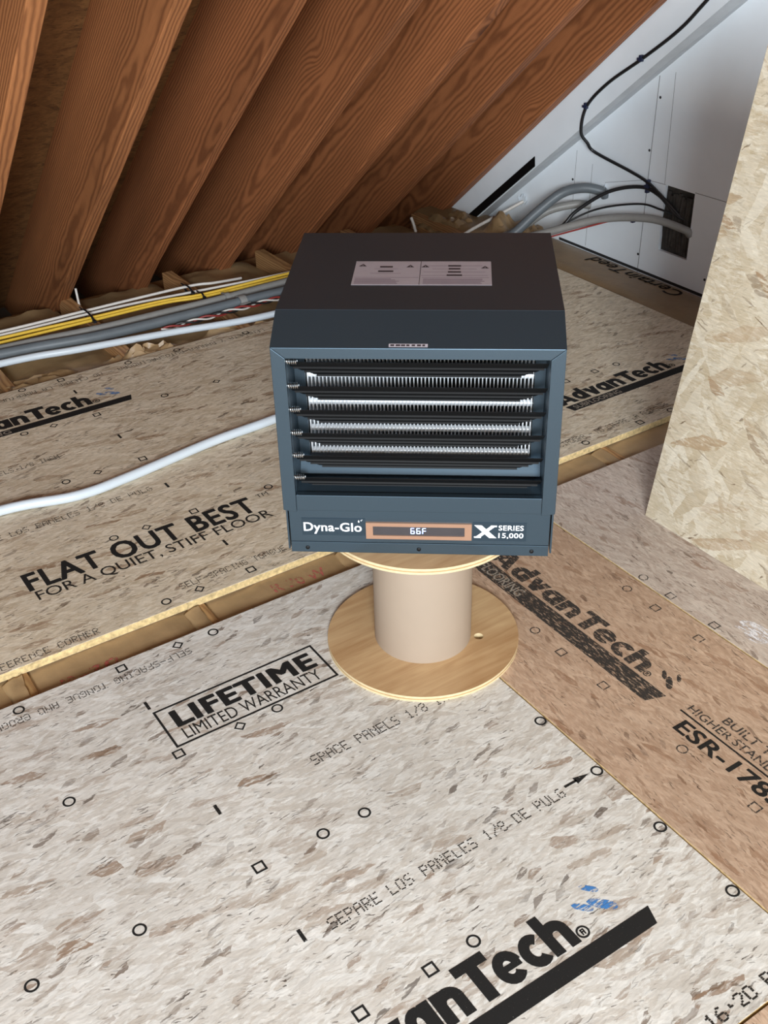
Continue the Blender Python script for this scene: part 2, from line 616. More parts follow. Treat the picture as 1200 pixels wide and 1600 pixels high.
def panel(x0, x1, y0, y1, mat, label):
    g = 0.0012
    me = MB().box(0, x1 - x0 - 2 * g, 0, y1 - y0 - 2 * g, -0.0185, 0).mesh('floor_panel', mat, bevel=0.0008)
    me.materials.append(M['board_edge'])
    for p in me.polygons:
        if abs(p.normal.z) < 0.25:
            p.material_index = 1
    o = link('floor_panel', me, floor, (x0 + g, y0 + g, 0))
    o['label'] = label
    o['org'] = (x0 + g, y0 + g)
    return o


P1 = panel(-1.408, 1.031, 0.482, 1.681, M['board_pale'], 'pale floor panel in the foreground')
P0 = panel(-1.408, 1.031, -0.725, 0.480, M['board_tan'], 'tan floor panel nearest the viewer')
P2 = panel(-0.82, 1.618, 1.776, 2.988, M['board_back'], 'floor panel behind the insulation gap on the left')
P3 = panel(1.620, 2.545, 1.776, 2.988, M['board_back'], 'floor panel behind the insulation gap on the right')
P4 = panel(1.033, 1.464, -0.757, 1.681, M['board_tan'], 'tan floor panel right of the spool')
P5 = panel(1.466, 2.545, -0.757, 1.681, M['board_grey'], 'grey brown floor panel under the upright board')
PP = panel(-1.408, 1.031, -1.932, -0.727, M['board_pale'], 'pale floor panel behind the viewer')
for pn in (P0, P1, P2, P3, P4, P5, PP):
    del pn['org']


def prt(parent, x, y, lift=0.0004):
    return (x - parent.location.x, y - parent.location.y, lift)


def ptext(parent, body, x, y, width, height, mat='ink', rz=0.0, offset=0.0, name='printed_text', shear=0.0, space=1.0, lift=0.0004, cap=True, bold=0.0):
    return lettering(name, body, width, height, M[mat], parent, prt(parent, x, y, lift), (0, 0, rz), offset, shear, space, cap, bold)


def bar(parent, x0, x1, y0, y1, mat='ink_bold', name='printed_bar', lift=0.0003):
    return flat(name, [[(x0, y0), (x1, y0), (x1, y1), (x0, y1)]], M[mat], parent, (-parent.location.x, -parent.location.y, lift))


PI = math.pi
# nail marks: shared flat meshes
def mark_mesh(nm, polys, mat):
    v, f = [], []
    for pl in polys:
        n = len(v)
        v += [(p[0], p[1], 0.0) for p in pl]
        f.append(tuple(range(n, n + len(pl))))
    me = bpy.data.meshes.new(nm)
    me.from_pydata(v, [], f)
    me.materials.append(M[mat])
    return me


MK = {'c': mark_mesh('nail_mark', ring_polys(0.0077, 0.0112, 20), 'ink_bold'),
      's': mark_mesh('nail_mark', ring_polys(0.0096, 0.0145, 4, PI / 4), 'ink_bold'),
      'd': mark_mesh('nail_mark', ring_polys(0.0080, 0.0124, 4, 0), 'ink_bold'),
      't': mark_mesh('nail_mark', [[(-0.003, -0.012), (0.003, -0.012), (0.003, 0.012), (-0.003, 0.012)]], 'ink')}
WORN = {k: mark_mesh('nail_mark', p, 'ink_worn') for k, p in
        (('c', ring_polys(0.0082, 0.0106, 20)), ('s', ring_polys(0.0102, 0.0138, 4, PI / 4)))}


def marks(parent, kind, pts, worn=False):
    for x, y in pts:
        link('nail_mark', (WORN if worn else MK)[kind], parent, prt(parent, x, y))


marks(P1, 'c', [(0.243, 1.388), (0.242, 1.085), (0.078, 1.086), (0.561, 1.085), (0.64, 1.084), (0.64, 0.788), (0.244, 1.658), (0.643, 1.656), (0.642, 1.386), (1.018, 1.083), (1.018, 0.935), (1.018, 0.786), (1.018, 0.635)])
marks(P1, 's', [(0.447, 1.658), (0.443, 1.384), (0.444, 1.085), (0.561, 0.786), (0.442, 0.785)])
marks(P1, 'd', [(0.564, 1.384), (0.567, 1.66)])
marks(P1, 't', [(0.442, 1.229), (0.446, 1.531), (0.437, 0.939)])
marks(P2, 'c', [(1.003, 2.086), (0.607, 2.096), (0.607, 1.805), (0.599, 2.71), (0.604, 2.402), (0.678, 2.972), (1.0, 2.963), (1.158, 2.960), (1.0, 2.696)])
marks(P2, 's', [(0.806, 2.092), (0.807, 1.804), (0.799, 2.699), (0.806, 2.397), (0.793, 2.969), (1.39, 2.949)])
marks(P2, 'd', [(0.686, 2.094), (0.684, 1.805), (0.68, 2.708), (0.686, 2.4), (1.16, 2.69)])
marks(P2, 't', [(0.803, 2.24), (0.808, 1.93), (0.8, 2.87), (0.803, 2.544)])
marks(P3, 'c', [(1.776, 1.798), (2.164, 2.094), (2.082, 1.797)])
marks(P3, 's', [(1.967, 1.796), (2.082, 2.096), (1.972, 2.096)])
marks(P4, 'c', [(1.424, 1.282), (1.177, 1.287), (1.175, 0.888)], True)
marks(P4, 's', [(1.425, 1.201), (1.175, 1.206), (1.176, 1.088), (1.424, 1.082), (1.175, 0.727)], True)
marks(P5, 'c', [(1.480, 1.291)], True)
marks(P5, 's', [(1.480, 1.212), (1.480, 1.093)], True)

# ---- logo of the panels: heavy lettering over a bar with a knocked-out word, four drops at its end
def drop(cx, cy, s, ang):
    pts = []
    for k in range(14):
        a = 2 * PI * k / 14
        r = 0.5 + (0.55 * max(0, math.cos(a)) ** 3)
        pts.append((r * math.cos(a) * s * 1.15, r * math.sin(a) * s * 0.62))
    c, s_ = math.cos(ang), math.sin(ang)
    return [(cx + c * x - s_ * y, cy + s_ * x + c * y) for x, y in pts]


# heavy sans letters drawn on a grid (u to the right, v up, cap height 1)
def L_stroke(pts, wd):
    return pts, wd


def thick(path, wd, closed=False):
    """polyline with width -> quads"""
    out = []
    n = len(path)
    rng = range(n if closed else n - 1)
    nor = []
    for i in range(n):
        a = path[(i - 1) % n] if (closed or i > 0) else path[i]
        b = path[(i + 1) % n] if (closed or i < n - 1) else path[i]
        dx, dy = b[0] - a[0], b[1] - a[1]
        l = math.hypot(dx, dy) or 1
        nor.append((-dy / l, dx / l))
    for i in rng:
        j = (i + 1) % n
        p, q = path[i], path[j]
        a, b = nor[i], nor[j]
        out.append([(p[0] + a[0] * wd / 2, p[1] + a[1] * wd / 2), (p[0] - a[0] * wd / 2, p[1] - a[1] * wd / 2), (q[0] - b[0] * wd / 2, q[1] - b[1] * wd / 2), (q[0] + b[0] * wd / 2, q[1] + b[1] * wd / 2)])
    return out


def arc(cx, cy, rx, ry, a0, a1, n=14):
    return [(cx + rx * math.cos(math.radians(a0 + (a1 - a0) * k / n)), cy + ry * math.sin(math.radians(a0 + (a1 - a0) * k / n))) for k in range(n + 1)]


def rect(x0, y0, x1, y1):
    return [(x0, y0), (x1, y0), (x1, y1), (x0, y1)]


XH, SW = 0.74, 0.25


def heavy(ch):
    """returns polygons and advance for one letter of the logo"""
    if ch == 'A':
        return [[(0.0, 0.0), (0.27, 0.0), (0.60, 1.0), (0.33, 1.0)], [(0.92, 0.0), (0.64, 0.0), (0.36, 1.0), (0.62, 1.0)], rect(0.2, 0.18, 0.72, 0.36)], 0.95
    if ch == 'T':
        return [rect(0.0, 0.76, 0.80, 1.0), rect(0.26, 0.0, 0.54, 0.8)], 0.74
    if ch == 'd':
        return thick(arc(0.31, XH / 2, 0.19, XH / 2 - SW / 2 + 0.02, 0, 360, 18), SW * 0.92) + [rect(0.42, 0.0, 0.67, 1.0)], 0.71
    if ch == 'v':
        return [[(0.0, XH), (0.27, XH), (0.46, 0.0), (0.22, 0.0)], [(0.66, XH), (0.41, XH), (0.22, 0.0), (0.46, 0.0)]], 0.66
    if ch == 'a':
        return thick(arc(0.31, XH / 2, 0.19, XH / 2 - SW / 2 + 0.02, 0, 360, 18), SW * 0.92) + [rect(0.42, 0.0, 0.67, XH)], 0.71
    if ch == 'n':
        return [rect(0.0, 0.0, 0.25, XH)] + thick(arc(0.34, XH - 0.29, 0.20, 0.17, 180, 0, 12), SW) + [rect(0.415, 0.0, 0.665, XH - 0.28)], 0.71
    if ch == 'e':
        return thick(arc(0.33, XH / 2, 0.22, XH / 2 - SW / 2 + 0.03, 8, 322, 18), SW * 0.9) + [rect(0.15, XH / 2 - 0.07, 0.62, XH / 2 + 0.07)], 0.69
    if ch == 'c':
        return thick(arc(0.33, XH / 2, 0.22, XH / 2 - SW / 2 + 0.03, 48, 312, 16), SW * 0.95), 0.60
    if ch == 'h':
        return [rect(0.0, 0.0, 0.25, 1.0)] + thick(arc(0.34, XH - 0.29, 0.20, 0.17, 180, 0, 12), SW) + [rect(0.415, 0.0, 0.665, XH - 0.28)], 0.71
    return [], 0.4


def heavy_word(word, width, height, track=0.0):
    polys, x = [], 0.0
    for ch in word:
        p, adv = heavy(ch)
        for q in p:
            polys.append([(x + a, b) for a, b in q])
        x += adv + track
    x -= 0.05
    return [[(a * width / x, b * height) for a, b in q] for q in polys]


def logo(parent, x, y, width, height, bar_len, bar_h, word, wordlen, rz=0.0, mat='ink_bold', drops='ink_blue', pale='ink_pale'):
    """(x, y): left end of the letter baseline; the bar runs under it"""
    o = prt(parent, x, y, 0.0004)
    polys = heavy_word('AdvanTech', width, height)
    # tiny lift steps keep overlapping strokes of a letter apart
    v, f = [], []
    for i, pl in enumerate(polys):
        n = len(v)
        v += [(p[0], p[1], 0.000004 * (i % 23)) for p in pl]
        f.append(tuple(range(n, n + len(pl))))
    me = bpy.data.meshes.new('logo_lettering')
    me.from_pydata(v, [], f)
    me.materials.append(M[mat])
    link('logo_lettering', me, parent, o, (0, 0, rz))
    gap = height * 0.13
    flat('logo_bar', [[(height * 0.12, -gap - bar_h), (bar_len, -gap - bar_h), (bar_len + bar_h * 0.35, -gap), (0.0, -gap)]], M[mat], parent, o, (0, 0, rz))
    c, s = math.cos(rz), math.sin(rz)
    tx, ty = height * 0.30, -gap - bar_h * 0.82
    lettering('logo_bar_lettering', word, wordlen, bar_h * 0.64, M[pale], parent, (o[0] + c * tx - s * ty, o[1] + s * tx + c * ty, 0.0008), (0, 0, rz), 0.01)
    h = height
    bx = width + h * 0.62
    flat('logo_drops', [drop(bx + 0.0 * h, 0.55 * h, 0.27 * h, 2.35), drop(bx + 0.42 * h, 0.36 * h, 0.38 * h, 2.35), drop(bx + 0.42 * h, 0.84 * h, 0.24 * h, 2.35)], M[drops], parent, o, (0, 0, rz))
    rx, ry = width + 0.17 * h, 0.16 * h
    polys = ring_polys(0.105 * h, 0.15 * h, 18) + [rect(-0.05 * h, -0.07 * h, -0.015 * h, 0.07 * h), rect(-0.05 * h, 0.04 * h, 0.05 * h, 0.07 * h), rect(0.02 * h, 0.0, 0.05 * h, 0.07 * h), rect(-0.05 * h, -0.01 * h, 0.05 * h, 0.02 * h), rect(0.01 * h, -0.07 * h, 0.045 * h, -0.01 * h)]
    flat('registered_mark', [[(rx + a, ry + b) for a, b in q] for q in polys], M[mat], parent, o, (0, 0, rz))


# dot matrix capitals, 5 x 7
DOT = {'A': '01110 10001 10001 11111 10001 10001 10001', 'B': '11110 10001 10001 11110 10001 10001 11110', 'C': '01110 10001 10000 10000 10000 10001 01110',
       'D': '11110 10001 10001 10001 10001 10001 11110', 'E': '11111 10000 10000 11110 10000 10000 11111', 'F': '11111 10000 10000 11110 10000 10000 10000',
       'G': '01110 10001 10000 10111 10001 10001 01110', 'H': '10001 10001 10001 11111 10001 10001 10001', 'I': '01110 00100 00100 00100 00100 00100 01110',
       'L': '10000 10000 10000 10000 10000 10000 11111', 'N': '10001 11001 10101 10011 10001 10001 10001', 'O': '01110 10001 10001 10001 10001 10001 01110',
       'P': '11110 10001 10001 11110 10000 10000 10000', 'R': '11110 10001 10001 11110 10100 10010 10001', 'S': '01111 10000 10000 01110 00001 00001 11110',
       'T': '11111 00100 00100 00100 00100 00100 00100', 'U': '10001 10001 10001 10001 10001 10001 01110', 'V': '10001 10001 10001 10001 10001 01010 00100',
       'Y': '10001 10001 01010 00100 00100 00100 00100', '1': '00100 01100 00100 00100 00100 00100 01110', '8': '01110 10001 10001 01110 10001 10001 01110',
       '6': '00110 01000 10000 11110 10001 10001 01110', '2': '01110 10001 00001 00010 00100 01000 11111', '0': '01110 10001 10001 10001 10001 10001 01110',
       '/': '00001 00001 00010 00100 01000 10000 10000', '-': '00000 00000 00000 11111 00000 00000 00000', '.': '00000 00000 00100 00110 00000 00000 00000', ' ': '00000 00000 00000 00000 00000 00000 00000'}


def dots(parent, body, x, y, width, height, rz=0.0, mat='ink_dots', fat=1.0):
    """jet printed line of dot matrix capitals: every dot a short dash"""
    n = len(body) * 6 - 1
    px, py = width / n, height / 7
    v, f = [], []
    rr = random.Random(len(body))
    for c, ch in enumerate(body):
        for r, row in enumerate(DOT[ch].split()):
            for q, bit in enumerate(row):
                if bit == '1' and rr.random() > 0.05:
                    cx, cy = (c * 6 + q + 0.5) * px + rr.uniform(-0.1, 0.1) * px, (6.5 - r) * py + rr.uniform(-0.12, 0.12) * py
                    hx, hy = px * 0.50 * fat, py * 0.37 * fat
                    k = len(v)
                    v += [(cx - hx, cy - hy, 0), (cx + hx, cy - hy * 0.8, 0), (cx + hx * 0.9, cy + hy, 0), (cx - hx, cy + hy * 0.9, 0)]
                    f.append((k, k + 1, k + 2, k + 3))
    me = bpy.data.meshes.new('printed_text')
    me.from_pydata(v, [], f)
    me.materials.append(M[mat])
    return link('printed_text', me, parent, prt(parent, x, y), (0, 0, rz))


# foreground panel
logo(P1, 0.318, 0.698, 0.452, 0.072, 0.565, 0.030, 'FLOORING', 0.14)
ptext(P1, 'LIFETIME', 0.470, 1.447, 0.296, 0.043, 'ink_bold', bold=0.045, space=1.1)
ptext(P1, 'LIMITED WARRANTY', 0.472, 1.410, 0.284, 0.030, 'ink', 0, 0.0)
bx0, bx1, by0, by1, bt = 0.446, 0.784, 1.399, 1.508, 0.0045
flat('printed_frame', [rect(bx0, by0, bx1, by0 + bt), rect(bx0, by1 - bt, bx1, by1), rect(bx0, by0 + bt, bx0 + bt, by1 - bt), rect(bx1 - bt, by0 + bt, bx1, by1 - bt)], M['ink_bold'], P1, (-P1.location.x, -P1.location.y, 0.0004))
dots(P1, 'SELF-SPACING TONGUE AND GROOVE', 0.582, 1.640, 0.405, 0.019, PI)
dots(P1, 'SPACE PANELS 1/8 IN', 0.627, 1.222, 0.290, 0.024, 0.0)
dots(P1, 'SEPARE LOS PANELES 1/8 DE PULG', 0.479, 0.921, 0.460, 0.022, 0.0)
flat('printed_arrow', [rect(0.948, 0.936, 0.975, 0.941), [(0.972, 0.931), (1.002, 0.9385), (0.972, 0.946)]], M['ink'], P1, (-P1.location.x, -P1.location.y, 0.0004))
dots(P1, '16.20 BA', 0.822, 0.494, 0.150, 0.022, 0.0, fat=1.25)
# back left panel
logo(P2, 0.392, 2.768, 0.424, 0.072, 0.522, 0.030, 'FLOORING', 0.16, drops='ink_blue')
ptext(P2, 'FLAT OUT BEST', 0.381, 2.008, 0.555, 0.066, 'ink_bold', bold=0.028, space=1.08)
ptext(P2, 'TM', 0.958, 2.056, 0.030, 0.015, 'ink')
ptext(P2, 'FOR A QUIET, STIFF FLOOR', 0.388, 1.966, 0.565, 0.034, 'ink', 0, 0.004)
dots(P2, 'SELF-SPACING TONGUE AND GROOVE', 0.652, 1.825, 0.408, 0.021, 0.0)
dots(P2, 'REFERENCE CORNER', 0.222, 1.786, 0.232, 0.022, 0.0)
dots(P2, 'SEPARE LOS PANELES 1/8 DE PULG', 0.306, 2.238, 0.460, 0.022, 0.0)
dots(P2, 'SPACE PANELS 1/8 INCH', 0.358, 2.527, 0.275, 0.022, 0.0)
dots(P2, 'LENGUETA Y RANURA AUTOSPACIADORA - NO CIERRE LA ABERTURA', 1.448, 2.948, 0.860, 0.021, PI)
# back right panel
logo(P3, 1.864, 1.984, 0.415, 0.064, 0.470, 0.030, 'SUBFLOORING', 0.17)
dots(P3, 'AUTOSPACIADORA - NO CIERRE LA ABERTURA', 1.622, 1.815, 0.480, 0.022, 0.0)
# tan panel right of the spool: its print runs towards the viewer
logo(P4, 1.258, 1.545, 0.470, 0.054, 0.530, 0.042, 'FLOORING', 0.135, rz=-PI / 2, mat='ink_worn', drops='ink_worn', pale='ink_pale')
ptext(P4, 'BUILT TO', 1.282, 0.896, 0.128, 0.020, 'ink_worn', -PI / 2, 0.008)
ptext(P4, 'HIGHER STANDARDS', 1.255, 0.955, 0.262, 0.019, 'ink_worn', -PI / 2, 0.008)
bar(P4, 1.2435, 1.2475, 0.690, 0.960, 'ink')
ptext(P4, 'ESR-1785', 1.200, 0.936, 0.232, 0.033, 'ink', -PI / 2, bold=0.022)
# paint scuff on the grey panel
sc_ = [(0.03 * math.cos(2 * PI * k / 16) * random.uniform(0.6, 1.2), 0.05 * math.sin(2 * PI * k / 16) * random.uniform(0.6, 1.2)) for k in range(16)]
M['scuff'] = ink('white_scuff', (226, 222, 222), 0.5, scale=60, stretch=(2.5, 0.8, 1))
flat('paint_scuff', [sc_], M['scuff'], P5, prt(P5, 1.53, 1.03))

# ---- roof slope: sheathing with rafters below it
K, SL = 3.0, 0.835
CS = math.sqrt(1 + SL * SL)
UPV = Vector((0, SL, 1)) / CS                     # roof normal (upwards)
ALONG = Vector((0, -1, SL)) / CS                  # up the slope
RD = 0.286
y_lo, y_hi = 4.42, -0.45


def roofpt(x, y, d):
    return Vector((x, y, K - SL * y)) + UPV * d


ceiling = struct(MB().prism([roofpt(-3.0, y_lo, RD), roofpt(2.83, y_lo, RD), roofpt(2.83, y_hi, RD), roofpt(-3.0, y_hi, RD)], UPV * 0.012).build('ceiling', M['sheathing']), 'roof slope of brown strand board sheathing on bare rafters')
RLEN = (y_lo - y_hi) * CS
RX = [-1.47, -1.16, -0.84, -0.53, -0.22, 0.09, 0.41, 0.730, 1.051, 1.361, 1.701, 2.007, 2.330, 2.691]
rot = Matrix((ALONG, Vector((-1, 0, 0)), UPV)).transposed().to_4x4()      # local x up the slope, y to -x, z outwards
for i, x in enumerate(RX):
    wd = 0.044
    mb = MB()
    # a slightly uneven, eased board with many sections along its length
    n = 26
    secs = []
    for k in range(n + 1):
        t = k / n * RLEN
        e = 0.0025
        dz = 0.004 * mnoise.noise(Vector((t * 1.3, i * 3.1, 0)))
        wane = 0.0
        if i == 9:      # the rafter with a waney lower edge and a short step
            wane = 0.014 if 1.10 < t < 2.7 else 0.0
        secs.append([(t, e, dz), (t, wd - e, dz), (t, wd, dz + e), (t, wd, RD), (t, 0, RD), (t, 0, dz + e + wane)])
        secs[-1][0] = (t, e + wane * 0.9, dz)
    vs_ = [p for s_ in secs for p in s_]
    fs_ = []
    for k in range(n):
        for q in range(6):
            r_ = (q + 1) % 6
            fs_.append((k * 6 + q, k * 6 + r_, (k + 1) * 6 + r_, (k + 1) * 6 + q))
    fs_ += [tuple(range(6)), tuple(range(n * 6, n * 6 + 6))]
    mb.add(vs_, fs_)
    me = mb.mesh('rafter', M['rafter'])
    o = link('rafter', me, ceiling)
    mw = rot.copy()
    mw.translation = roofpt(x, y_lo, 0)
    o.matrix_local = mw

# unseen roof slope and left wall, added to shape the sky light and block stray light
yr, zr = -0.45, roofpt(0, -0.45, RD).z
struct(MB().prism([(-3.0, yr, zr), (2.83, yr, zr), (2.83, yr - 1.3, zr - 1.082), (-3.0, yr - 1.3, zr - 1.082)], (0, -0.008, 0.01)).build('roof_light_blocker', M['sheathing']), 'added unseen roof slope, cut short to let in sky light behind the viewer')
struct(MB().prism([(-3.0, 4.38, -0.34), (-3.0, 4.38, -0.28), (-3.0, yr, zr), (-3.0, -3.9, zr - 2.58), (-3.0, -3.9, -0.34)], (-0.012, 0, 0)).build('wall_left_blocker', M['drywall']), 'added unseen drywall wall left of the viewer, blocking stray light')

# plate that the rafters bear on
trim = struct(MB().box(-3.0, 2.78, 3.80, 3.98, -0.255, -0.175).build('trim_1', M['joist'], bevel=0.003), 'timber plate under the rafter feet')

# ---- gable wall of drywall
WX = 2.78
ys = [-2.6, 2.274, 2.418, 2.548, 4.38]
zs = [-0.30, 0.085, 0.308, 4.0]
bm = bmesh.new()
grid = {}
for iy, y in enumerate(ys):
    for iz, z in enumerate(zs):
        grid[iy, iz] = bm.verts.new((WX, y, z))
for iy in range(len(ys) - 1):
    for iz in range(len(zs) - 1):
        if (iy, iz) == (2, 1):
            continue
        bm.faces.new((grid[iy, iz], grid[iy + 1, iz], grid[iy + 1, iz + 1], grid[iy, iz + 1]))
pp = roofpt(0, 0, RD - 0.003)
bmesh.ops.bisect_plane(bm, geom=bm.verts[:] + bm.edges[:] + bm.faces[:], plane_co=pp, plane_no=UPV, clear_outer=True)
ret = bmesh.ops.extrude_face_region(bm, geom=bm.faces[:])
bmesh.ops.translate(bm, vec=(0.0127, 0, 0), verts=[g for g in ret['geom'] if isinstance(g, bmesh.types.BMVert)])
bmesh.ops.recalc_face_normals(bm, faces=bm.faces[:])
me = bpy.data.meshes.new('wall_right')
bm.to_mesh(me)
bm.free()
me.materials.append(M['drywall'])
wall = struct(link('wall_right', me), 'white drywall gable wall at the far end')
# stud bay behind the cut-out
cav = MB()
cav.box(WX + 0.0132, WX + 0.02, 2.40, 2.56, 0.06, 0.33)
cav.build('stud_bay', M['cavity'], wall)
bm_ = MB()
for k in range(10):
    y = 2.425 + 0.012 * k
    bm_.tube([(WX + 0.012, y, 0.09 + random.uniform(0, 0.02)), (WX + 0.009, y + random.uniform(-0.01, 0.01), 0.2), (WX + 0.012, y, 0.30 - random.uniform(0, 0.03))], 0.008, 6)
bm_.build('torn_insulation', M['cavity'], wall, smooth=True)

# thicker upper layer along the roof slope: its shaded underside is coloured as a grey band
bx = WX - 0.08
def sc_pt(y, z, x):     # keep the sight line of a wall point while moving it to plane x
    k = x / WX
    return Vector((x, y * k, 1.408 + (z - 1.408) * k))
UP_A, UP_B = (3.200, 0.225), (2.428, 0.850)          # lower front edge of the bulkhead, as seen against the wall
def upline(y):
    k_ = (UP_B[1] - UP_A[1]) / (UP_B[0] - UP_A[0])
    return (y, UP_A[1] + k_ * (y - UP_A[0]))
up0, up1 = sc_pt(*upline(3.60), bx), sc_pt(*upline(1.90), bx)
lo0, lo1 = Vector((WX, 3.60, -0.130)), Vector((WX, 1.70, 1.385))
b1 = Vector((bx, 1.83, K - SL * 1.83 + (RD - 0.01) * CS))
b0 = Vector((bx, 3.95, K - SL * 3.95 + (RD - 0.01) * CS))
bl = Vector((bx, 3.95, -0.20))
bulk = MB()
fr = [up0, up1, b1, b0, bl]
bk = [lo0, lo1, Vector((WX, b1.y, b1.z)), Vector((WX, b0.y, b0.z)), Vector((WX, bl.y, bl.z))]
bulk.add(fr + bk, [(0, 1, 2, 3, 4), (9, 8, 7, 6, 5), (0, 5, 6, 1), (1, 6, 7, 2), (2, 7, 8, 3), (3, 8, 9, 4), (4, 9, 5, 0)])
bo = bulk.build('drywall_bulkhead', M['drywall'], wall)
bo.data.materials.append(M['drywall_shade'])  # darker drywall grey: the shade of the underside put into its colour
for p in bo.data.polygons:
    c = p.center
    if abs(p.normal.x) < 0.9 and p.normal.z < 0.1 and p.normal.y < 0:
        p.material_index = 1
# seams, pencil lines and screw heads on the drywall
def wline(y0, z0, y1, z1, wd=0.002, x=WX, mat='tape', nm='drywall_seam'):
    a, b = Vector((x - 0.0006, y0, z0)), Vector((x - 0.0006, y1, z1))
    d = (b - a).normalized()
    nrm = Vector((0, -d.z, d.y)) * wd / 2
    MB().prism([a + nrm, b + nrm, b - nrm, a - nrm], (0.0010, 0, 0)).build(nm, M[mat], wall)
wline(2.625, 0.64, 2.633, -0.02, 0.0022)
wline(2.559, 0.66, 2.552, 0.31, 0.0012)
wline(2.83, 0.25, 2.631, 0.305, 0.0012)
wline(2.418, 0.312, 1.95, 0.318, 0.0018)
wline(2.63, 0.305, 2.548, 0.308, 0.0014)
wline(2.90, 0.30, 2.905, 0.0, 0.001)
wline(2.985, 0.33, 2.99, 0.10, 0.001)
wline(3.05, -0.012, 1.2, -0.012, 0.010, mat='hole', nm='wall_base_gap_shade')  # dark strip laid on the wall, painting the shadow of the base gap
scm = MB().tube([(0, 0, 0), (-0.0012, 0, 0)], 0.0045, 10).mesh('screw', M['hole'])
for y, z in [(2.613, 0.575), (2.636, 0.402), (2.997, 0.223), (2.996, 0.042), (2.638, 0.044), (2.33, 0.044)]:
    link('screw', scm, wall, (WX, y, z))
# smooth patches of joint compound
for cy, cz, ry, rz_ in [(2.20, 0.50, 0.085, 0.10), (3.33, 0.20, 0.12, 0.05)]:
    pts = [Vector((WX - 0.0008 if cz > 0.3 else WX - 0.0008, cy + ry * math.cos(2 * PI * k / 24), cz + rz_ * math.sin(2 * PI * k / 24))) for k in range(24)]
    MB().prism(pts, (0.0012, 0, 0)).build('compound_patch', M['drywall'], wall)
# black strip left bare at the foot of the bulkhead
def up_at(t, off):
    d = (up1 - up0).normalized()
    n_ = Vector((0, d.z, -d.y))
    p = up0 + d * t + n_ * off
    return Vector((bx - 0.001, p.y, p.z))
black_len = (sc_pt(3.205, 0.22, bx) - up0).length
strip = MB().prism([up_at(0.0, 0.004), up_at(black_len, 0.004), up_at(black_len + 0.02, 0.034), up_at(-0.02, 0.034)], (-0.003, 0, 0)).build('black_membrane_strip', M['black'])
tag(strip, 'black membrane strip along the lower edge of the white bulkhead', 'membrane strip')

# ---- upright sheet of strand board on the right
sheet = MB().prism([(1.656, 1.464, 0.0), (1.656, 1.464 - 0.1344 * 1.06, 1.06), (1.656, -0.974, 1.06), (1.656, -0.974, 0.0)], (0.012, 0, 0)).build('strand_board_sheet', M['board_upright'], bevel=0.001)
tag(sheet, 'tall pale strand board sheet standing on edge right of the heater', 'board')


# ================================================================== INSULATION AND EAVE
def batt(x0, x1, y0, y1, z0, name, label, mat, nx=14, ny=60, amp=0.012, crown=0.012, seed=0.0, group=None, dip=0.0, gapfill=False):
    mb = MB()
    vs_, fs_ = [], []
    for j in range(ny + 1):
        for i in range(nx + 1):
            u, v = i / nx, j / ny
            x, y = x0 + (x1 - x0) * u, y0 + (y1 - y0) * v
            e = min(u, 1 - u) * 2
            p = Vector((x * 9, y * 7, seed))
            h = mnoise.noise(p) * amp + abs(mnoise.noise(p * 2.3 + Vector((3, 1, 7)))) * amp * 0.9 - abs(mnoise.noise(Vector((x * 26, y * 5, seed + 4)))) * amp * 0.5
            z = z0 + crown * (1 - (1 - min(1, e * 2.2)) ** 2) + h * min(1, e * 4)
            z -= dip * max(0.0, (y - 3.0)) if y > 3.0 else 0
            if gapfill and 1.62 < y < 1.84:
                # the paper swells up into the gap between the floor panels
                z = max(z, -0.026 + 0.6 * h * min(1, e * 4) + 0.006 * min(1, e * 3))
                z = min(z, -0.0150)
            if gapfill and y < 1.679 or gapfill and 1.778 < y < 2.985:
                z = min(z, -0.0195)
            vs_.append((x, y, z))
    nt = len(vs_)
    for j in range(ny):
        for i in range(nx):
            a = j * (nx + 1) + i
            fs_.append((a, a + 1, a + nx + 2, a + nx + 1))
    # underside
    b = [(x0, y0, -0.25), (x1, y0, -0.25), (x1, y1, -0.25), (x0, y1, -0.25)]
    vs_ += b
    L0 = list(range(0, nx + 1))
    L1 = [j * (nx + 1) + nx for j in range(ny + 1)]
    L2 = list(range(ny * (nx + 1) + nx, ny * (nx + 1) - 1, -1))
    L3 = [j * (nx + 1) for j in range(ny, -1, -1)]
    fs_ += [tuple(L0[::-1] + [nt, nt + 1]), tuple(L1[::-1] + [nt + 1, nt + 2]), tuple(L2[::-1] + [nt + 2, nt + 3]), tuple(L3[::-1] + [nt + 3, nt]), (nt, nt + 3, nt + 2, nt + 1)]
    mb.add(vs_, fs_)
    o = mb.build(name, M[mat], None, smooth=True)
    return tag(o, label, 'insulation', group)


BL = {2: 'brown kraft insulation batt at the left end of the gap between floor panels',
      3: 'brown kraft insulation batt with faded red print in the floor gap',
      4: 'brown kraft insulation batt in the floor gap behind the spool',
      5: 'brown kraft insulation batt under the floor behind the heater',
      6: 'brown kraft insulation batt showing in the floor gap right of the heater',
      7: 'brown kraft insulation batt in the gap beside the upright board'}
batts = {}
for i in range(1, len(JX) - 1):
    lab = BL.get(i, 'brown kraft insulation batt in the eave at the far left')
    batts[i] = batt(JX[i] + 0.0195, JX[i + 1] - 0.0195, 1.45, 3.72, -0.050, 'insulation_batt', lab, 'kraft', seed=i * 2.7, group='kraft faced insulation batts between the joists', dip=0.05, gapfill=True, ny=110)
wb = batt(2.551, WX - 0.002, -0.6, 3.70, -0.020, 'insulation_batt', 'brown kraft insulation batt with black lettering along the gable wall', 'kraft_dark', nx=10, ny=90, amp=0.003, crown=0.016, seed=31, group='kraft faced insulation batts between the joists', dip=0.03)
from mathutils.bvhtree import BVHTree


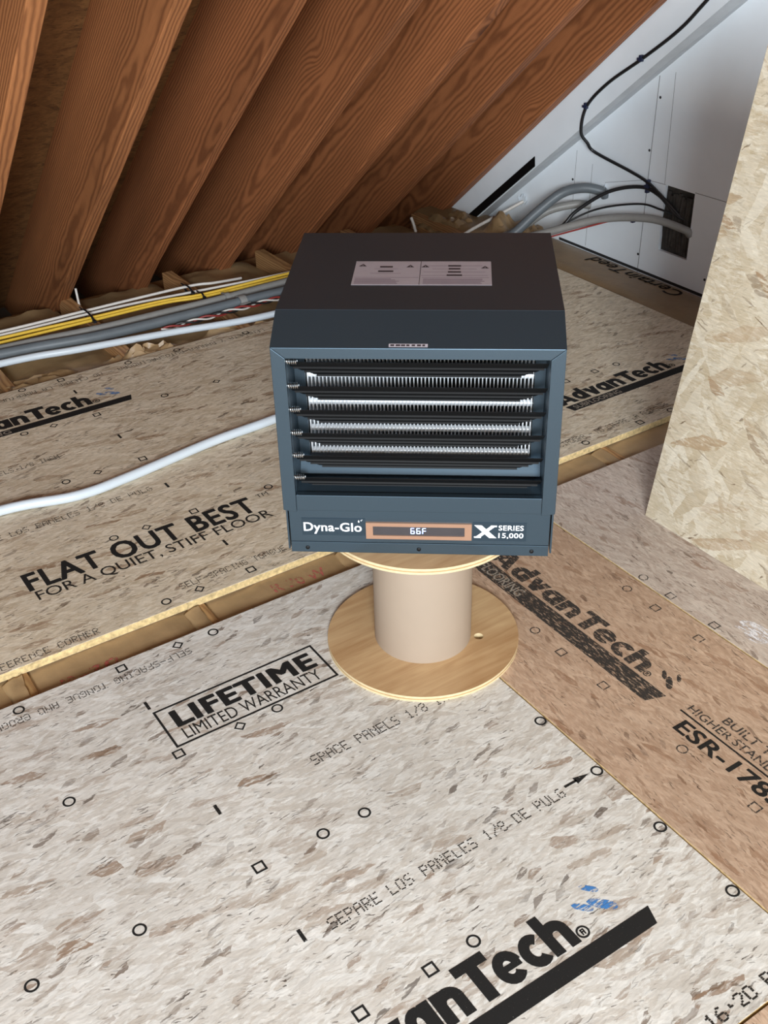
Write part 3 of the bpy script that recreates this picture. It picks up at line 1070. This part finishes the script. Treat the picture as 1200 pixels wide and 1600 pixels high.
def drape(o, target):
    """lay a flat print onto the uneven paper below it"""
    tree = BVHTree.FromPolygons([v_.co for v_ in target.data.vertices], [tuple(p_.vertices) for p_ in target.data.polygons])
    mw_ = Matrix.LocRotScale(o.location, o.rotation_euler.to_quaternion(), None)
    inv = mw_.inverted()
    bm_t = bmesh.new()
    bm_t.from_mesh(o.data)
    bmesh.ops.triangulate(bm_t, faces=bm_t.faces[:])
    bmesh.ops.subdivide_edges(bm_t, edges=[e_ for e_ in bm_t.edges if e_.calc_length() > 0.012], cuts=2, use_grid_fill=True)
    for v_ in bm_t.verts:
        p_ = mw_ @ v_.co
        h_ = tree.ray_cast(Vector((p_.x, p_.y, 0.5)), Vector((0, 0, -1)))
        if h_[0] is not None:
            v_.co = inv @ Vector((p_.x, p_.y, h_[0].z + 0.0012))
    bm_t.to_mesh(o.data)
    bm_t.free()


drape(lettering('printed_text', 'CertainTeed', 0.44, 0.052, ink('kraft_print', (34, 27, 20), 0.33, scale=200), wb, (2.735, 2.365, 0.0), (0, 0, PI / 2), 0.0, shear=0.2, bold=0.012), wb)
drape(lettering('printed_text', 'R-30 W', 0.13, 0.030, M['ink_red'], batts[3], (0.82, 1.715, -0.0145), (0, 0, 0), 0.02), batts[3])
drape(lettering('printed_text', 'R-30', 0.12, 0.026, M['ink_red'], batts[2], (0.34, 1.695, -0.0145), (0, 0, 0), 0.02), batts[2])


# folded paper flanges where the batts meet over the joists in the gap
def flange(x, y0, y1, label):
    mb = MB()
    vs_, fs_ = [], []
    n = 24
    prof = [(-0.034, -0.024), (-0.024, -0.0185), (-0.012, -0.0150), (0.000, -0.0145), (0.004, -0.0150), (0.007, -0.024), (0.020, -0.026)]
    for j in range(n + 1):
        y = y0 + (y1 - y0) * j / n
        for k, (dx, z) in enumerate(prof):
            h = 0.008 * mnoise.noise(Vector((x * 7 + k * 1.3, y * 16, 2.0)))
            vs_.append((x + dx + h, y, min(z + h * 0.5, -0.006)))
    m_ = len(prof)
    for j in range(n):
        for k in range(m_ - 1):
            a = j * m_ + k
            fs_.append((a, a + 1, a + m_ + 1, a + m_))
    mb.add(vs_, fs_)
    o = mb.build('paper_flange', M['kraft'], None, smooth=True)
    mo = o.modifiers.new('thickness', 'SOLIDIFY')
    mo.thickness = 0.0006
    return tag(o, label, 'kraft paper')


flange(0.276, 1.685, 1.772, 'folded kraft paper flange at the left end of the floor gap')
flange(0.660, 1.685, 1.772, 'folded kraft paper flange midway along the floor gap')
flange(1.030, 1.685, 1.772, 'folded kraft paper flange in the floor gap beside the spool')
flange(1.80, 1.685, 1.772, 'folded kraft paper flange in the gap right of the heater')


# crumpled torn paper at the foot of the gable wall and along the eave
def crumple(x0, x1, y0, y1, z0, h, seed, label, mat='kraft'):
    mb = MB()
    n = 18
    vs_, fs_ = [], []
    for j in range(n + 1):
        for i in range(n + 1):
            u, v = i / n, j / n
            e = min(u, 1 - u, v, 1 - v) * 2
            p = Vector((u * 3.1, v * 3.7, seed))
            z = z0 + h * (min(1, e * 1.8)) * (0.6 + 0.8 * mnoise.noise(p) + 0.7 * abs(mnoise.noise(p * 2.7)))
            vs_.append((x0 + (x1 - x0) * u + 0.015 * mnoise.noise(p * 2 + Vector((9, 0, 0))), y0 + (y1 - y0) * v + 0.015 * mnoise.noise(p * 2 + Vector((0, 9, 0))), z))
    for j in range(n):
        for i in range(n):
            a = j * (n + 1) + i
            fs_.append((a, a + 1, a + n + 2, a + n + 1))
    mb.add(vs_, fs_)
    o = mb.build('crumpled_paper', M[mat], None, smooth=True)
    mo = o.modifiers.new('thickness', 'SOLIDIFY')
    mo.thickness = 0.0008
    return tag(o, label, 'kraft paper')


crumple(2.58, 2.772, 3.02, 3.36, -0.03, 0.075, 3.0, 'torn brown insulation paper bulging at the wall foot under the grey conduit')
crumple(2.50, 2.70, 3.36, 3.60, -0.05, 0.05, 5.0, 'torn brown insulation paper under the foot of the black strip', 'kraft_dark')
crumple(0.95, 1.22, 2.99, 3.11, -0.05, 0.05, 8.0, 'crumpled kraft paper between white pipe and floor edge on the left')
crumple(0.45, 0.93, 2.99, 3.12, -0.06, 0.045, 12.0, 'loose kraft paper along the floor edge at the far left', 'kraft_dark')
crumple(1.24, 1.62, 2.99, 3.10, -0.05, 0.035, 17.0, 'kraft paper strip along the floor edge left of the heater')

# ================================================================== CABLES
def cable(name, pts, r, mat, label, cat='cable', n=8, seg=10):
    o = MB().tube(spline(pts, n), r, seg).build(name, M[mat], None, smooth=True)
    return tag(o, label, cat)


cable('water_pipe', [(-0.2, 2.40, 0.0125), (0.12, 2.345, 0.0125), (0.426, 2.345, 0.0125), (0.597, 2.303, 0.0125), (0.734, 2.312, 0.0125), (0.981, 2.352, 0.0125), (1.165, 2.365, 0.0125), (1.5, 2.40, 0.0125), (2.0, 2.62, 0.0125), (2.3, 2.92, 0.0125), (2.36, 3.02, 0.004), (2.40, 3.10, -0.03)], 0.0125, 'pex', 'white plastic pipe lying across the floor panel above the large lettering', 'pipe')
cable('water_pipe', [(0.1, 3.22, -0.004), (0.684, 3.198, -0.004), (0.92, 3.155, -0.004), (1.19, 3.105, -0.004), (1.51, 3.04, -0.004), (1.9, 3.05, -0.004), (2.35, 3.12, 0.0)], 0.0115, 'pex', 'pale blue white pipe along the eave beside the grey cables', 'pipe')
cable('service_cable', [(0.1, 3.335, -0.002), (0.72, 3.300, -0.002), (1.02, 3.262, 0.0), (1.26, 3.255, 0.0), (1.46, 3.25, 0.0), (1.69, 3.255, 0.0), (2.1, 3.20, 0.02), (2.40, 3.04, 0.04), (2.55, 2.905, 0.090), (2.66, 2.72, 0.170), (2.72, 2.55, 0.205), (2.765, 2.435, 0.190), (2.786, 2.42, 0.17)], [0.0135] * 97, 'cable_lightgrey', 'thin grey service cable along the eave rising into the wall cut-out')
cable('conduit', [(0.1, 3.285, 0.0), (0.70, 3.255, 0.0), (1.0, 3.205, 0.0), (1.31, 3.19, 0.0), (1.62, 3.185, 0.0), (2.0, 3.16, 0.0), (2.35, 3.08, 0.0), (2.50, 3.02, 0.055), (2.60, 2.98, 0.140), (2.68, 2.94, 0.205), (2.73, 2.88, 0.228), (2.775, 2.83, 0.218), (2.785, 2.825, 0.20)], 0.0175, 'cable_grey', 'thick dark grey conduit along the eave arching up into the wall', 'conduit')
cable('conduit', [(2.40, 3.12, 0.0), (2.56, 3.05, 0.06), (2.66, 2.99, 0.13), (2.74, 2.93, 0.155), (2.785, 2.90, 0.15)], 0.014, 'cable_lightgrey', 'short grey conduit behind the thick conduit at the wall', 'conduit')
cable('white_wire', [(0.1, 3.455, 0.0), (0.754, 3.430, 0.0), (1.033, 3.430, 0.0), (1.191, 3.425, 0.002), (1.413, 3.415, 0.004), (1.50, 3.40, 0.0), (1.62, 3.43, -0.02)], 0.0048, 'cable_white', 'white cable along the eave ending at a rafter foot')
cable('white_wire', [(0.1, 3.44, -0.004), (0.75, 3.417, -0.006), (1.02, 3.415, -0.006), (1.2, 3.405, -0.005), (1.42, 3.375, -0.004), (1.75, 3.335, -0.002), (2.2, 3.33, -0.004)], 0.0044, 'cable_white', 'white cable running beside the yellow pair along the eave')
cable('yellow_wire', [(0.1, 3.40, -0.004), (0.74, 3.388, -0.004), (1.01, 3.368, -0.002), (1.28, 3.355, 0.0), (1.43, 3.325, 0.0), (1.74, 3.322, 0.0), (2.2, 3.32, -0.004)], 0.0052, 'cable_yellow', 'upper yellow cable of the pair along the eave')
cable('yellow_wire', [(0.1, 3.37, -0.006), (0.735, 3.358, -0.006), (1.01, 3.352, -0.005), (1.28, 3.345, -0.004), (1.43, 3.314, -0.004), (1.73, 3.303, -0.004), (2.2, 3.30, -0.006)], 0.0052, 'cable_yellow', 'lower yellow cable of the pair along the eave')


# twisted red, white and black wires
def strandw(ph, rad, mat, label):
    pts = []
    for k in range(90):
        t = k / 89
        x = 1.18 + t * 0.95
        y = 3.128 + 0.012 * math.sin(t * 3) + 0.006 * math.cos(t * 46 + ph)
        pts.append((x, y, 0.0 + 0.006 * math.sin(t * 46 + ph)))
    o = MB().tube(pts, rad, 6).build('twisted_wire', M[mat], None, smooth=True)
    tag(o, label, 'wire')


strandw(0, 0.0032, 'cable_red', 'red strand of the twisted wires beside the thick grey conduit')
strandw(2.1, 0.0030, 'cable_white', 'white strand of the twisted wires beside the thick grey conduit')
strandw(4.2, 0.0032, 'cable_black', 'black strand of the twisted wires beside the thick grey conduit')
cable('white_wire', [(1.060, 3.555, 0.035), (1.060, 3.552, 0.01), (1.062, 3.548, -0.03), (1.07, 3.52, -0.06)], 0.004, 'cable_white', 'short white wire dropping from a rafter on the left')
cable('white_wire', [(2.48, 3.605, -0.015), (2.486, 3.592, -0.05), (2.49, 3.58, -0.09)], 0.006, 'cable_white', 'short white wire stub below the last rafter')
cable('white_wire', [(2.42, 3.28, -0.045), (2.55, 3.33, -0.02), (2.68, 3.31, 0.025), (2.775, 3.262, 0.078)], 0.0065, 'cable_white', 'white cable coming out of a hole low in the drywall')
# black cables on the gable wall
def clear(pts, x):
    return [tuple(sc_pt(y, z, x)) for y, z in pts]
bp = [tuple(sc_pt(y, z, bx - 0.006)) for y, z in [(2.20, 1.16), (2.469, 0.878), (2.569, 0.781), (2.711, 0.678), (2.857, 0.58), (2.952, 0.488)]]
bp += [tuple(sc_pt(2.972, 0.399, bx - 0.004)), tuple(sc_pt(2.935, 0.365, WX - 0.062)), tuple(sc_pt(2.892, 0.342, WX - 0.035)), tuple(sc_pt(2.714, 0.315, WX - 0.012)), tuple(sc_pt(2.629, 0.297, WX - 0.012)), tuple(sc_pt(2.556, 0.265, WX - 0.012)), (WX, 2.485, 0.23), (WX + 0.010, 2.46, 0.205)]
cable('black_cable', bp, 0.0055, 'cable_black', 'black cable looping down the wall from the bulkhead into the cut-out')
cable('black_cable', [(2.42, 3.02, -0.02), tuple(sc_pt(3.073, 0.012, 2.60)), tuple(sc_pt(2.968, 0.112, 2.66)), tuple(sc_pt(2.812, 0.221, 2.72)), tuple(sc_pt(2.662, 0.274, WX - 0.016)), tuple(sc_pt(2.571, 0.267, WX - 0.012)), (WX - 0.002, 2.49, 0.225), (WX + 0.010, 2.455, 0.21)], 0.0065, 'cable_black', 'thicker black cable arching from behind the heater to the cut-out')
cable('black_cable', [(2.45, 2.99, 0.0), tuple(sc_pt(2.999, 0.068, 2.65)), tuple(sc_pt(2.837, 0.157, 2.72)), tuple(sc_pt(2.654, 0.217, WX - 0.012)), tuple(sc_pt(2.56, 0.222, WX - 0.010)), (WX + 0.010, 2.51, 0.215)], 0.0035, 'cable_black', 'thin black cable below the arching black cable on the wall')
cable('red_wire', [(2.40, 2.98, 0.03), (2.55, 2.87, 0.085), (2.65, 2.72, 0.155), (2.70, 2.63, 0.195)], 0.003, 'cable_red', 'red wire lying along the thin grey service cable by the wall', 'wire')


def tie(name, x, y, z, ry, rz_, mat, label, cat, wx=0.006):
    """band round a bundle running along x"""
    mb = MB()
    seg = 20
    vs_, fs_ = [], []
    for k in range(seg):
        a = 2 * PI * k / seg
        for dx, f in ((-wx / 2, 1.0), (wx / 2, 1.0), (wx / 2, 1.18), (-wx / 2, 1.18)):
            vs_.append((x + dx, y + ry * f * math.cos(a), z + rz_ * f * math.sin(a)))
    for k in range(seg):
        q = (k + 1) % seg
        for i in range(4):
            j = (i + 1) % 4
            fs_.append((k * 4 + i, q * 4 + i, q * 4 + j, k * 4 + j))
    mb.add(vs_, fs_)
    mb.box(x - wx * 0.8, x + wx * 0.8, y - ry * 1.25 - 0.006, y - ry * 1.05, z - 0.004, z + 0.004)
    mb.box(x - wx * 0.3, x + wx * 0.3, y + ry * 1.1, y + ry * 1.1 + 0.02, z + 0.004, z + 0.007)
    o = mb.build(name, M[mat], None)
    return tag(o, label, cat)


tie('cable_tie', 1.035, 3.392, -0.002, 0.050, 0.012, 'tie', 'black cable tie round the white and yellow cables on the left', 'cable tie')
tie('cable_tie', 1.400, 3.398, 0.0, 0.032, 0.011, 'tie', 'black cable tie round the white cables near the heater', 'cable tie')
tie('cable_tie', 1.415, 3.322, -0.002, 0.017, 0.010, 'tie', 'black cable tie round the yellow cables near the heater', 'cable tie')
tie('conduit_coupling', 1.475, 3.25, 0.0, 0.0145, 0.0145, 'cable_lightgrey', 'light grey coupling ring on the thin service cable', 'coupling', 0.016)
tie('conduit_coupling', 1.50, 3.187, 0.0, 0.0185, 0.0185, 'cable_lightgrey', 'light grey coupling ring on the thick conduit', 'coupling', 0.024)


def clip(p, label, up=False):
    mb = MB()
    x, y, z = p
    mb.box(x - 0.010, x + 0.004, y - 0.005, y + 0.005, z - (0.022 if up else 0.008), z + (0.022 if up else 0.012))
    mb.box(x - 0.013, x - 0.008, y - 0.012, y + 0.010, z - 0.004, z + 0.004)
    tag(mb.build('cable_clip', M['clip'], None, bevel=0.001), label, 'cable clip')


clip(sc_pt(2.711, 0.678, bx - 0.003), 'dark blue clip holding the black cable high on the bulkhead')
clip(sc_pt(2.952, 0.488, bx - 0.003), 'dark blue clip where the black cable starts its loop')
clip((WX - 0.006, 2.618, 0.288), 'tall dark blue clip on the black cables beside the cut-out', True)
clip((WX - 0.045, 2.632, 0.176), 'small dark clip on the grey cable below the cut-out')
# fittings where cables pass the drywall
for y, z, lab in [(2.825, 0.215, 'foil collar where the thick conduit enters the wall'), (3.262, 0.078, 'foil collar where the white cable enters the wall')]:
    mb = MB()
    for k in range(7):
        a = 2 * PI * k / 7
        c = Vector((WX - 0.012, y + 0.020 * math.cos(a), z + 0.016 * math.sin(a)))
        mb.prism([c, c + Vector((0.003, 0.012 * math.sin(a * 3 + 1), 0.014)), c + Vector((0.010, 0.014, -0.008 * math.cos(a * 5)))], (0.004, 0.003, 0.002))
    tag(mb.build('wall_collar', M['alu'], None), lab, 'collar')


# ================================================================== SPOOL
SX, SY, SR, ST = 0.982, 1.401, 0.1895, 0.012
SH = 0.3035
spool = empty('cable_spool', (SX, SY, 0))
tag(spool, 'wooden cable spool with plywood flanges and cardboard drum carrying the heater', 'spool')


def flange_disc(z0, z1, holes, name):
    bm = bmesh.new()
    def loop(r, c, n):
        v = [bm.verts.new((c[0] + r * math.cos(2 * PI * k / n), c[1] + r * math.sin(2 * PI * k / n), z0)) for k in range(n)]
        return [bm.edges.new((v[k], v[(k + 1) % n])) for k in range(n)]
    ed = loop(SR, (0, 0), 96)
    for (hx, hy, hr) in holes:
        ed += loop(hr, (hx, hy), 20)
    bmesh.ops.triangle_fill(bm, use_beauty=True, use_dissolve=False, edges=ed)
    ret = bmesh.ops.extrude_face_region(bm, geom=bm.faces[:])
    bmesh.ops.translate(bm, vec=(0, 0, z1 - z0), verts=[g for g in ret['geom'] if isinstance(g, bmesh.types.BMVert)])
    bmesh.ops.recalc_face_normals(bm, faces=bm.faces[:])
    me = bpy.data.meshes.new(name)
    bm.to_mesh(me)
    bm.free()
    me.materials.append(M['ply_face'])
    me.materials.append(M['ply_edge'])
    for p in me.polygons:
        if abs(p.normal.z) < 0.5:
            p.material_index = 1
    return link(name, me, spool)


fb = flange_disc(0.0, ST, [(0.0825, -0.0747, 0.0095)], 'flange')
ft = flange_disc(SH - ST, SH, [], 'flange')
for f_, z0 in ((fb, 0.0), (ft, SH - ST)):
    mb = MB().lathe([(SR - 0.002, z0 + 0.0048), (SR + 0.0003, z0 + 0.0048), (SR + 0.0003, z0 + 0.0068), (SR - 0.002, z0 + 0.0068)], 96)
    mb.build('veneer_line', M['ply_core'], f_, smooth=True)
MB().lathe([(0.090, ST), (0.0955, ST), (0.0955, SH - ST), (0.090, SH - ST)], 96).build('drum', M['card'], spool, smooth=True)

# ================================================================== HEATER
YAW = -0.6512
heater = empty('electric_heater', (0.8846, 1.2738, SH), YAW)
tag(heater, 'charcoal electric garage heater with louvred front and lit display on the wooden spool', 'heater')
W2, WP2 = 0.2281, 0.2225
D1, D2, HH, HT, HP, DP = 0.442, 0.077, 0.3963, 0.4267, 0.0968, 0.0169
IX, IZ0, IZ1 = 0.2055, 0.127, 0.3772
T = 0.003


def hb(name, mb, mat, parent=heater, bevel=0.0, smooth=False):
    return mb.build(name, M[mat], parent, smooth, bevel)


# housing sides, back, bottom
side = [(0.0015, HP), (0.0015, HH - 0.001), (D2, HT - 0.001), (D1, HT - 0.001), (D1, 0.004), (DP + 0.003, 0.004), (DP + 0.003, HP)]
for sgn in (-1, 1):
    hb('side_panel', MB().prism([(sgn * (W2 - T), y, z) for y, z in side], (sgn * T, 0, 0)), 'steel')
hb('back_panel', MB().box(-W2 + T, W2 - T, D1 - T, D1, 0.004, HT - 0.003), 'steel')
hb('base_panel', MB().box(-WP2 + 0.002, WP2 - 0.002, DP + 0.002, D1 - T, 0.0, 0.003), 'steel')
hb('top_panel', MB().prism([(-W2, D2, HT), (-W2, D1, HT), (-W2, D1, HT - T), (-W2, D2, HT - T)], (2 * W2, 0, 0)), 'steel')
hb('sloped_hood', MB().prism([(-W2, D2 - 0.0006, HT - 0.0003), (-W2, D2 - 0.0006, HT - T), (-W2, 0.0025, HH - T), (-W2, 0.0, HH)], (2 * W2, 0, 0)), 'steel')
# front frame, four mitred members
FD = 0.012


def member(poly, name='frame_member'):
    hb(name, MB().prism([(x, 0.0, z) for x, z in poly], (0, FD, 0)), 'steel', bevel=0.0008)


g = 0.0004
member([(-W2 + g, HH - 0.0008), (W2 - g, HH - 0.0008), (IX - g, IZ1), (-IX + g, IZ1)])
member([(-W2, HH - 0.001), (-IX, IZ1 - g), (-IX, HP - 0.004), (-W2, HP)])
member([(W2, HH - 0.001), (IX, IZ1 - g), (IX, HP - 0.004), (W2, HP)])
member([(-IX + g, IZ0), (IX - g, IZ0), (IX - g, HP), (-IX + g, HP)])
# inner duct
duct = MB()
duct.box(-IX - 0.002, -IX + 0.0005, FD, 0.17, IZ0 - 0.01, IZ1 + 0.012)
duct.box(IX - 0.0005, IX + 0.002, FD, 0.17, IZ0 - 0.01, IZ1 + 0.012)
duct.box(-IX, IX, FD, 0.17, IZ1 + 0.012, IZ1 + 0.014)
duct.prism([(-IX, FD, IZ0 - 0.004), (-IX, 0.10, IZ0 + 0.010), (-IX, 0.10, IZ0 + 0.008), (-IX, FD, IZ0 - 0.006)], (2 * IX, 0, 0))
hb('duct', duct, 'steel')
cs = MB()
cs.box(IX - 0.018, IX - 0.0008, 0.076, 0.085, IZ0 + 0.01, IZ1 + 0.012)
cs.box(-IX + 0.0008, -IX + 0.018, 0.076, 0.085, IZ0 + 0.01, IZ1 + 0.012)
cs.prism([(-IX + 0.001, 0.060, IZ0 + 0.007), (-IX + 0.001, 0.082, IZ0 + 0.036), (-IX + 0.001, 0.085, IZ0 + 0.034), (-IX + 0.001, 0.064, IZ0 + 0.005)], (2 * IX - 0.002, 0, 0))
hb('coil_surround', cs, 'steel')
hb('coil_backing', MB().box(-IX + 0.001, IX - 0.001, 0.150, 0.153, IZ0 + 0.01, IZ1 + 0.012), 'black')
# heating coil with fins and rods
coil = MB()
for z in (0.345, 0.305, 0.254, 0.204, 0.160):
    coil.tube([(-0.187, 0.098, z), (0.187, 0.098, z)], 0.0058, 12)
coil = hb('heating_coil', coil, 'alu', smooth=True)
NF = 60
fme = MB().box(-0.0009, 0.0009, 0.0855, 0.118, 0.150, 0.372).mesh('fin', M['alu'])
for k in range(NF):
    link('fin', fme, coil, (-0.185 + 0.370 * k / (NF - 1), 0, 0))
# louvres: ribbed blades hung from a pivot behind the frame, ends stepped inwards
def blade_mesh():
    mb = MB()
    steps = [(0.0, 0.0, 0.2040), (0.0095, -0.0112, 0.1980), (0.019, -0.0224, 0.182), (0.0285, -0.0336, 0.164)]
    for k in range(3):
        (y0, z0, w0), (y1, z1, w1) = steps[k], steps[k + 1]
        th = 0.0012
        a = [(-w0, y0, z0), (w0, y0, z0), (w1 + 0.004, y1, z1), (-w1 - 0.004, y1, z1)]
        mb.prism([(x, y, z) for x, y, z in a], (0, th, th * 0.8))
        mb.prism([(-w1, y1 - 0.0012, z1 - 0.0030), (w1, y1 - 0.0012, z1 - 0.0030), (w1, y1 + 0.001, z1), (-w1, y1 + 0.001, z1)], (0, 0.0015, 0.0012))
    return mb.mesh('louver', M['black'])  # blades coloured black to carry the shade of their undersides


bme = blade_mesh()
sp = MB()
pts = [(-0.2055 + 0.016 * k / 60, 0.0042 * math.cos(k / 60 * 2 * PI * 5), 0.0042 * math.sin(k / 60 * 2 * PI * 5)) for k in range(61)]
sp.tube(pts, 0.0011, 6)
sme = sp.mesh('pivot_spring', M['spring'], smooth=True)
for k in range(6):
    z = 0.3630 - 0.0424 * k
    lv = link('louver', bme, heater, (0, 0.016, z))
    s_ = link('pivot_spring', sme, lv, (0.0, -0.003, 0.004))
    if k == 0:
        s_['label'] = 'bright coiled pivot spring'
# control panel below the frame
hb('control_panel', MB().prism([(-WP2, DP, 0.022), (WP2, DP, 0.022), (WP2, DP, HP + 0.003), (-WP2, DP, HP + 0.003)], (0, 0.004, 0)), 'steel', bevel=0.0006)
lip = hb('bottom_lip', MB().prism([(-WP2, DP - 0.0006, 0.0), (WP2, DP - 0.0006, 0.0), (WP2, DP - 0.0006, 0.0212), (-WP2, DP - 0.0006, 0.0212)], (0, 0.0045, 0)), 'steel', bevel=0.0006)
scr = MB().lathe([(0.0001, 0.0022), (0.0022, 0.0020), (0.0036, 0.0010), (0.0038, 0.0), (0.0001, 0.0)], 14).mesh('screw', M['black'], smooth=True)
for x in (-0.194, 0.0, 0.194):
    link('screw', scr, lip, (x, DP - 0.0006, 0.0095), (PI / 2, 0, 0))
FR = (PI / 2, 0, 0)       # flat print standing on the front face
yf = DP - 0.0012
plates = MB().box(-0.2015, -0.0925, DP - 0.0008, DP, 0.036, 0.071)
hb('nameplate', plates, 'plate_dark')
hb('nameplate', MB().box(0.0925, 0.1835, DP - 0.0008, DP, 0.030, 0.0675), 'plate_dark')
lettering('brand_lettering', 'Dyna-Glo', 0.1005, 0.0170, M['white_print'], heater, (-0.1985, yf, 0.0450), FR, space=1.04, bold=0.018)
flat('brand_drop', [[(0.0, 0.0042), (0.0012, 0.0012), (0.0014, 0.0), (0.0, -0.0014), (-0.0014, 0.0), (-0.0012, 0.0012)], rect(0.0035, 0.002, 0.0050, 0.0038), rect(-0.0008 + 0.006, 0.004, 0.0065, 0.0052)], M['white_print'], heater, (-0.1028, yf, 0.0645), FR)
xp = [[(0.0, 0.0), (0.009, 0.0), (0.0385, 0.026), (0.0295, 0.026)], [(0.0, 0.026), (0.0125, 0.026), (0.0385, 0.0), (0.026, 0.0)], rect(0.0, 0.0, 0.012, 0.0032), rect(0.028, 0.0228, 0.0385, 0.026)]
v, f = [], []
for i, pl in enumerate(xp):
    n = len(v)
    v += [(p[0], p[1], 0.00002 * i) for p in pl]
    f.append(tuple(range(n, n + 4)))
me = bpy.data.meshes.new('series_mark')
me.from_pydata(v, [], f)
me.materials.append(M['white_print'])
link('series_mark', me, heater, (0.0947, yf, 0.0362), FR)
lettering('series_lettering', 'SERIES', 0.0425, 0.0098, M['white_print'], heater, (0.1362, yf, 0.0525), FR, bold=0.018, space=1.05)
lettering('series_lettering', '15,000', 0.0425, 0.0098, M['white_print'], heater, (0.1362, yf, 0.0370), FR, bold=0.018, space=1.05)
# display with copper bezel
bz = MB()
bz.box(-0.0905, 0.0905, DP - 0.0045, DP, 0.0325, 0.0395)
bz.box(-0.0905, 0.0905, DP - 0.0045, DP, 0.0582, 0.0652)
bz.box(-0.0905, -0.0785, DP - 0.0045, DP, 0.0395, 0.0582)
bz.box(0.0785, 0.0905, DP - 0.0045, DP, 0.0395, 0.0582)
bz = hb('display_bezel', bz, 'copper', bevel=0.0)
hb('display_screen', MB().box(-0.0785, 0.0785, DP - 0.0025, DP - 0.0005, 0.0395, 0.0582), 'screen', bz)
seg = {'a': rect(0.12, 0.9, 0.88, 1.02), 'g': rect(0.12, 0.44, 0.88, 0.56), 'd': rect(0.12, -0.02, 0.88, 0.10), 'f': rect(0.0, 0.53, 0.22, 0.97), 'e': rect(0.0, 0.03, 0.22, 0.47), 'c': rect(0.78, 0.03, 1.0, 0.47), 'b': rect(0.78, 0.53, 1.0, 0.97)}
dg = []
for i, segs in enumerate(('acdefg', 'acdefg', 'aefg')):
    for s_ in segs:
        dg.append([(-0.0140 + i * 0.0100 + p[0] * 0.0072, 0.0432 + p[1] * 0.0118) for p in seg[s_]])
flat('display_digits', dg, M['digit'], bz, (0, DP - 0.0028, 0), FR)['label'] = 'glowing blue white digits reading 66F'
# warning sticker on top
wl = MB().box(-0.1170, 0.1165, 0.182, 0.292, HT, HT + 0.0004)
wl = hb('warning_label', wl, 'sticker')
wl['label'] = 'pale printed warning sticker'


def tri(cx, cy, s):
    return [(cx - s, cy - s * 0.75), (cx + s, cy - s * 0.75), (cx, cy + s)]


pr = [rect(-0.0045, 0.182, -0.0035, 0.292), tri(-0.104, 0.272, 0.0070), tri(-0.022, 0.268, 0.0070), tri(0.004, 0.268, 0.0070), tri(0.106, 0.263, 0.0070)]
for cx, wd, y in [(-0.063, 0.022, 0.265), (-0.063, 0.026, 0.244), (0.054, 0.022, 0.270), (0.054, 0.020, 0.256), (0.054, 0.022, 0.241), (0.054, 0.026, 0.226)]:
    pr.append(rect(cx - wd / 2, y - 0.0036, cx + wd / 2, y + 0.0036))
flat('label_print', pr, M['sticker_print'], wl, (0, 0, HT + 0.0006))['kind'] = 'stuff'
ps = []
for cx, wd, y in [(-0.063, 0.040, 0.2555), (-0.063, 0.052, 0.2345), (0.054, 0.095, 0.2705), (0.054, 0.075, 0.2555), (0.054, 0.105, 0.2410), (0.054, 0.112, 0.2250), (-0.06, 0.108, 0.2155), (0.056, 0.112, 0.2155)]:
    ps.append(rect(cx - wd / 2, y - 0.0008, cx + wd / 2, y + 0.0008))
for k in range(5):
    ps.append(rect(-0.113, 0.187 + k * 0.0050, -0.113 + random.uniform(0.06, 0.078), 0.1900 + k * 0.0050))
    ps.append(rect(0.002, 0.187 + k * 0.0050, 0.002 + random.uniform(0.09, 0.103), 0.1900 + k * 0.0050))
flat('label_fine_print', ps, M['sticker_soft'], wl, (0, 0, HT + 0.0005))['kind'] = 'stuff'
wt = lettering('label_exclamation', '!', 0.0015, 0.006, M['sticker'], wl, (-0.1048, 0.2675, HT + 0.0008), (0, 0, 0), 0.0)
for x, y in [(-0.0228, 0.2635), (0.0032, 0.2635), (0.1052, 0.2585)]:
    link('label_exclamation', wt.data, wl, (x, y, HT + 0.0008))
sl_ = math.atan2(HT - HH, D2)
sm = hb('small_label', MB().box(-0.0435, 0.0165, 0.0018, 0.0085, 0.0, 0.0004), 'sticker')
sm.location = (0, 0, HH + 0.0003)
sm.rotation_euler = (sl_, 0, 0)
flat('label_print', [rect(-0.041 + 0.0082 * k, 0.0032, -0.041 + 0.0082 * k + random.uniform(0.004, 0.007), 0.0070) for k in range(7)], M['sticker_print'], sm, (0, 0, 0.0006))['kind'] = 'stuff'
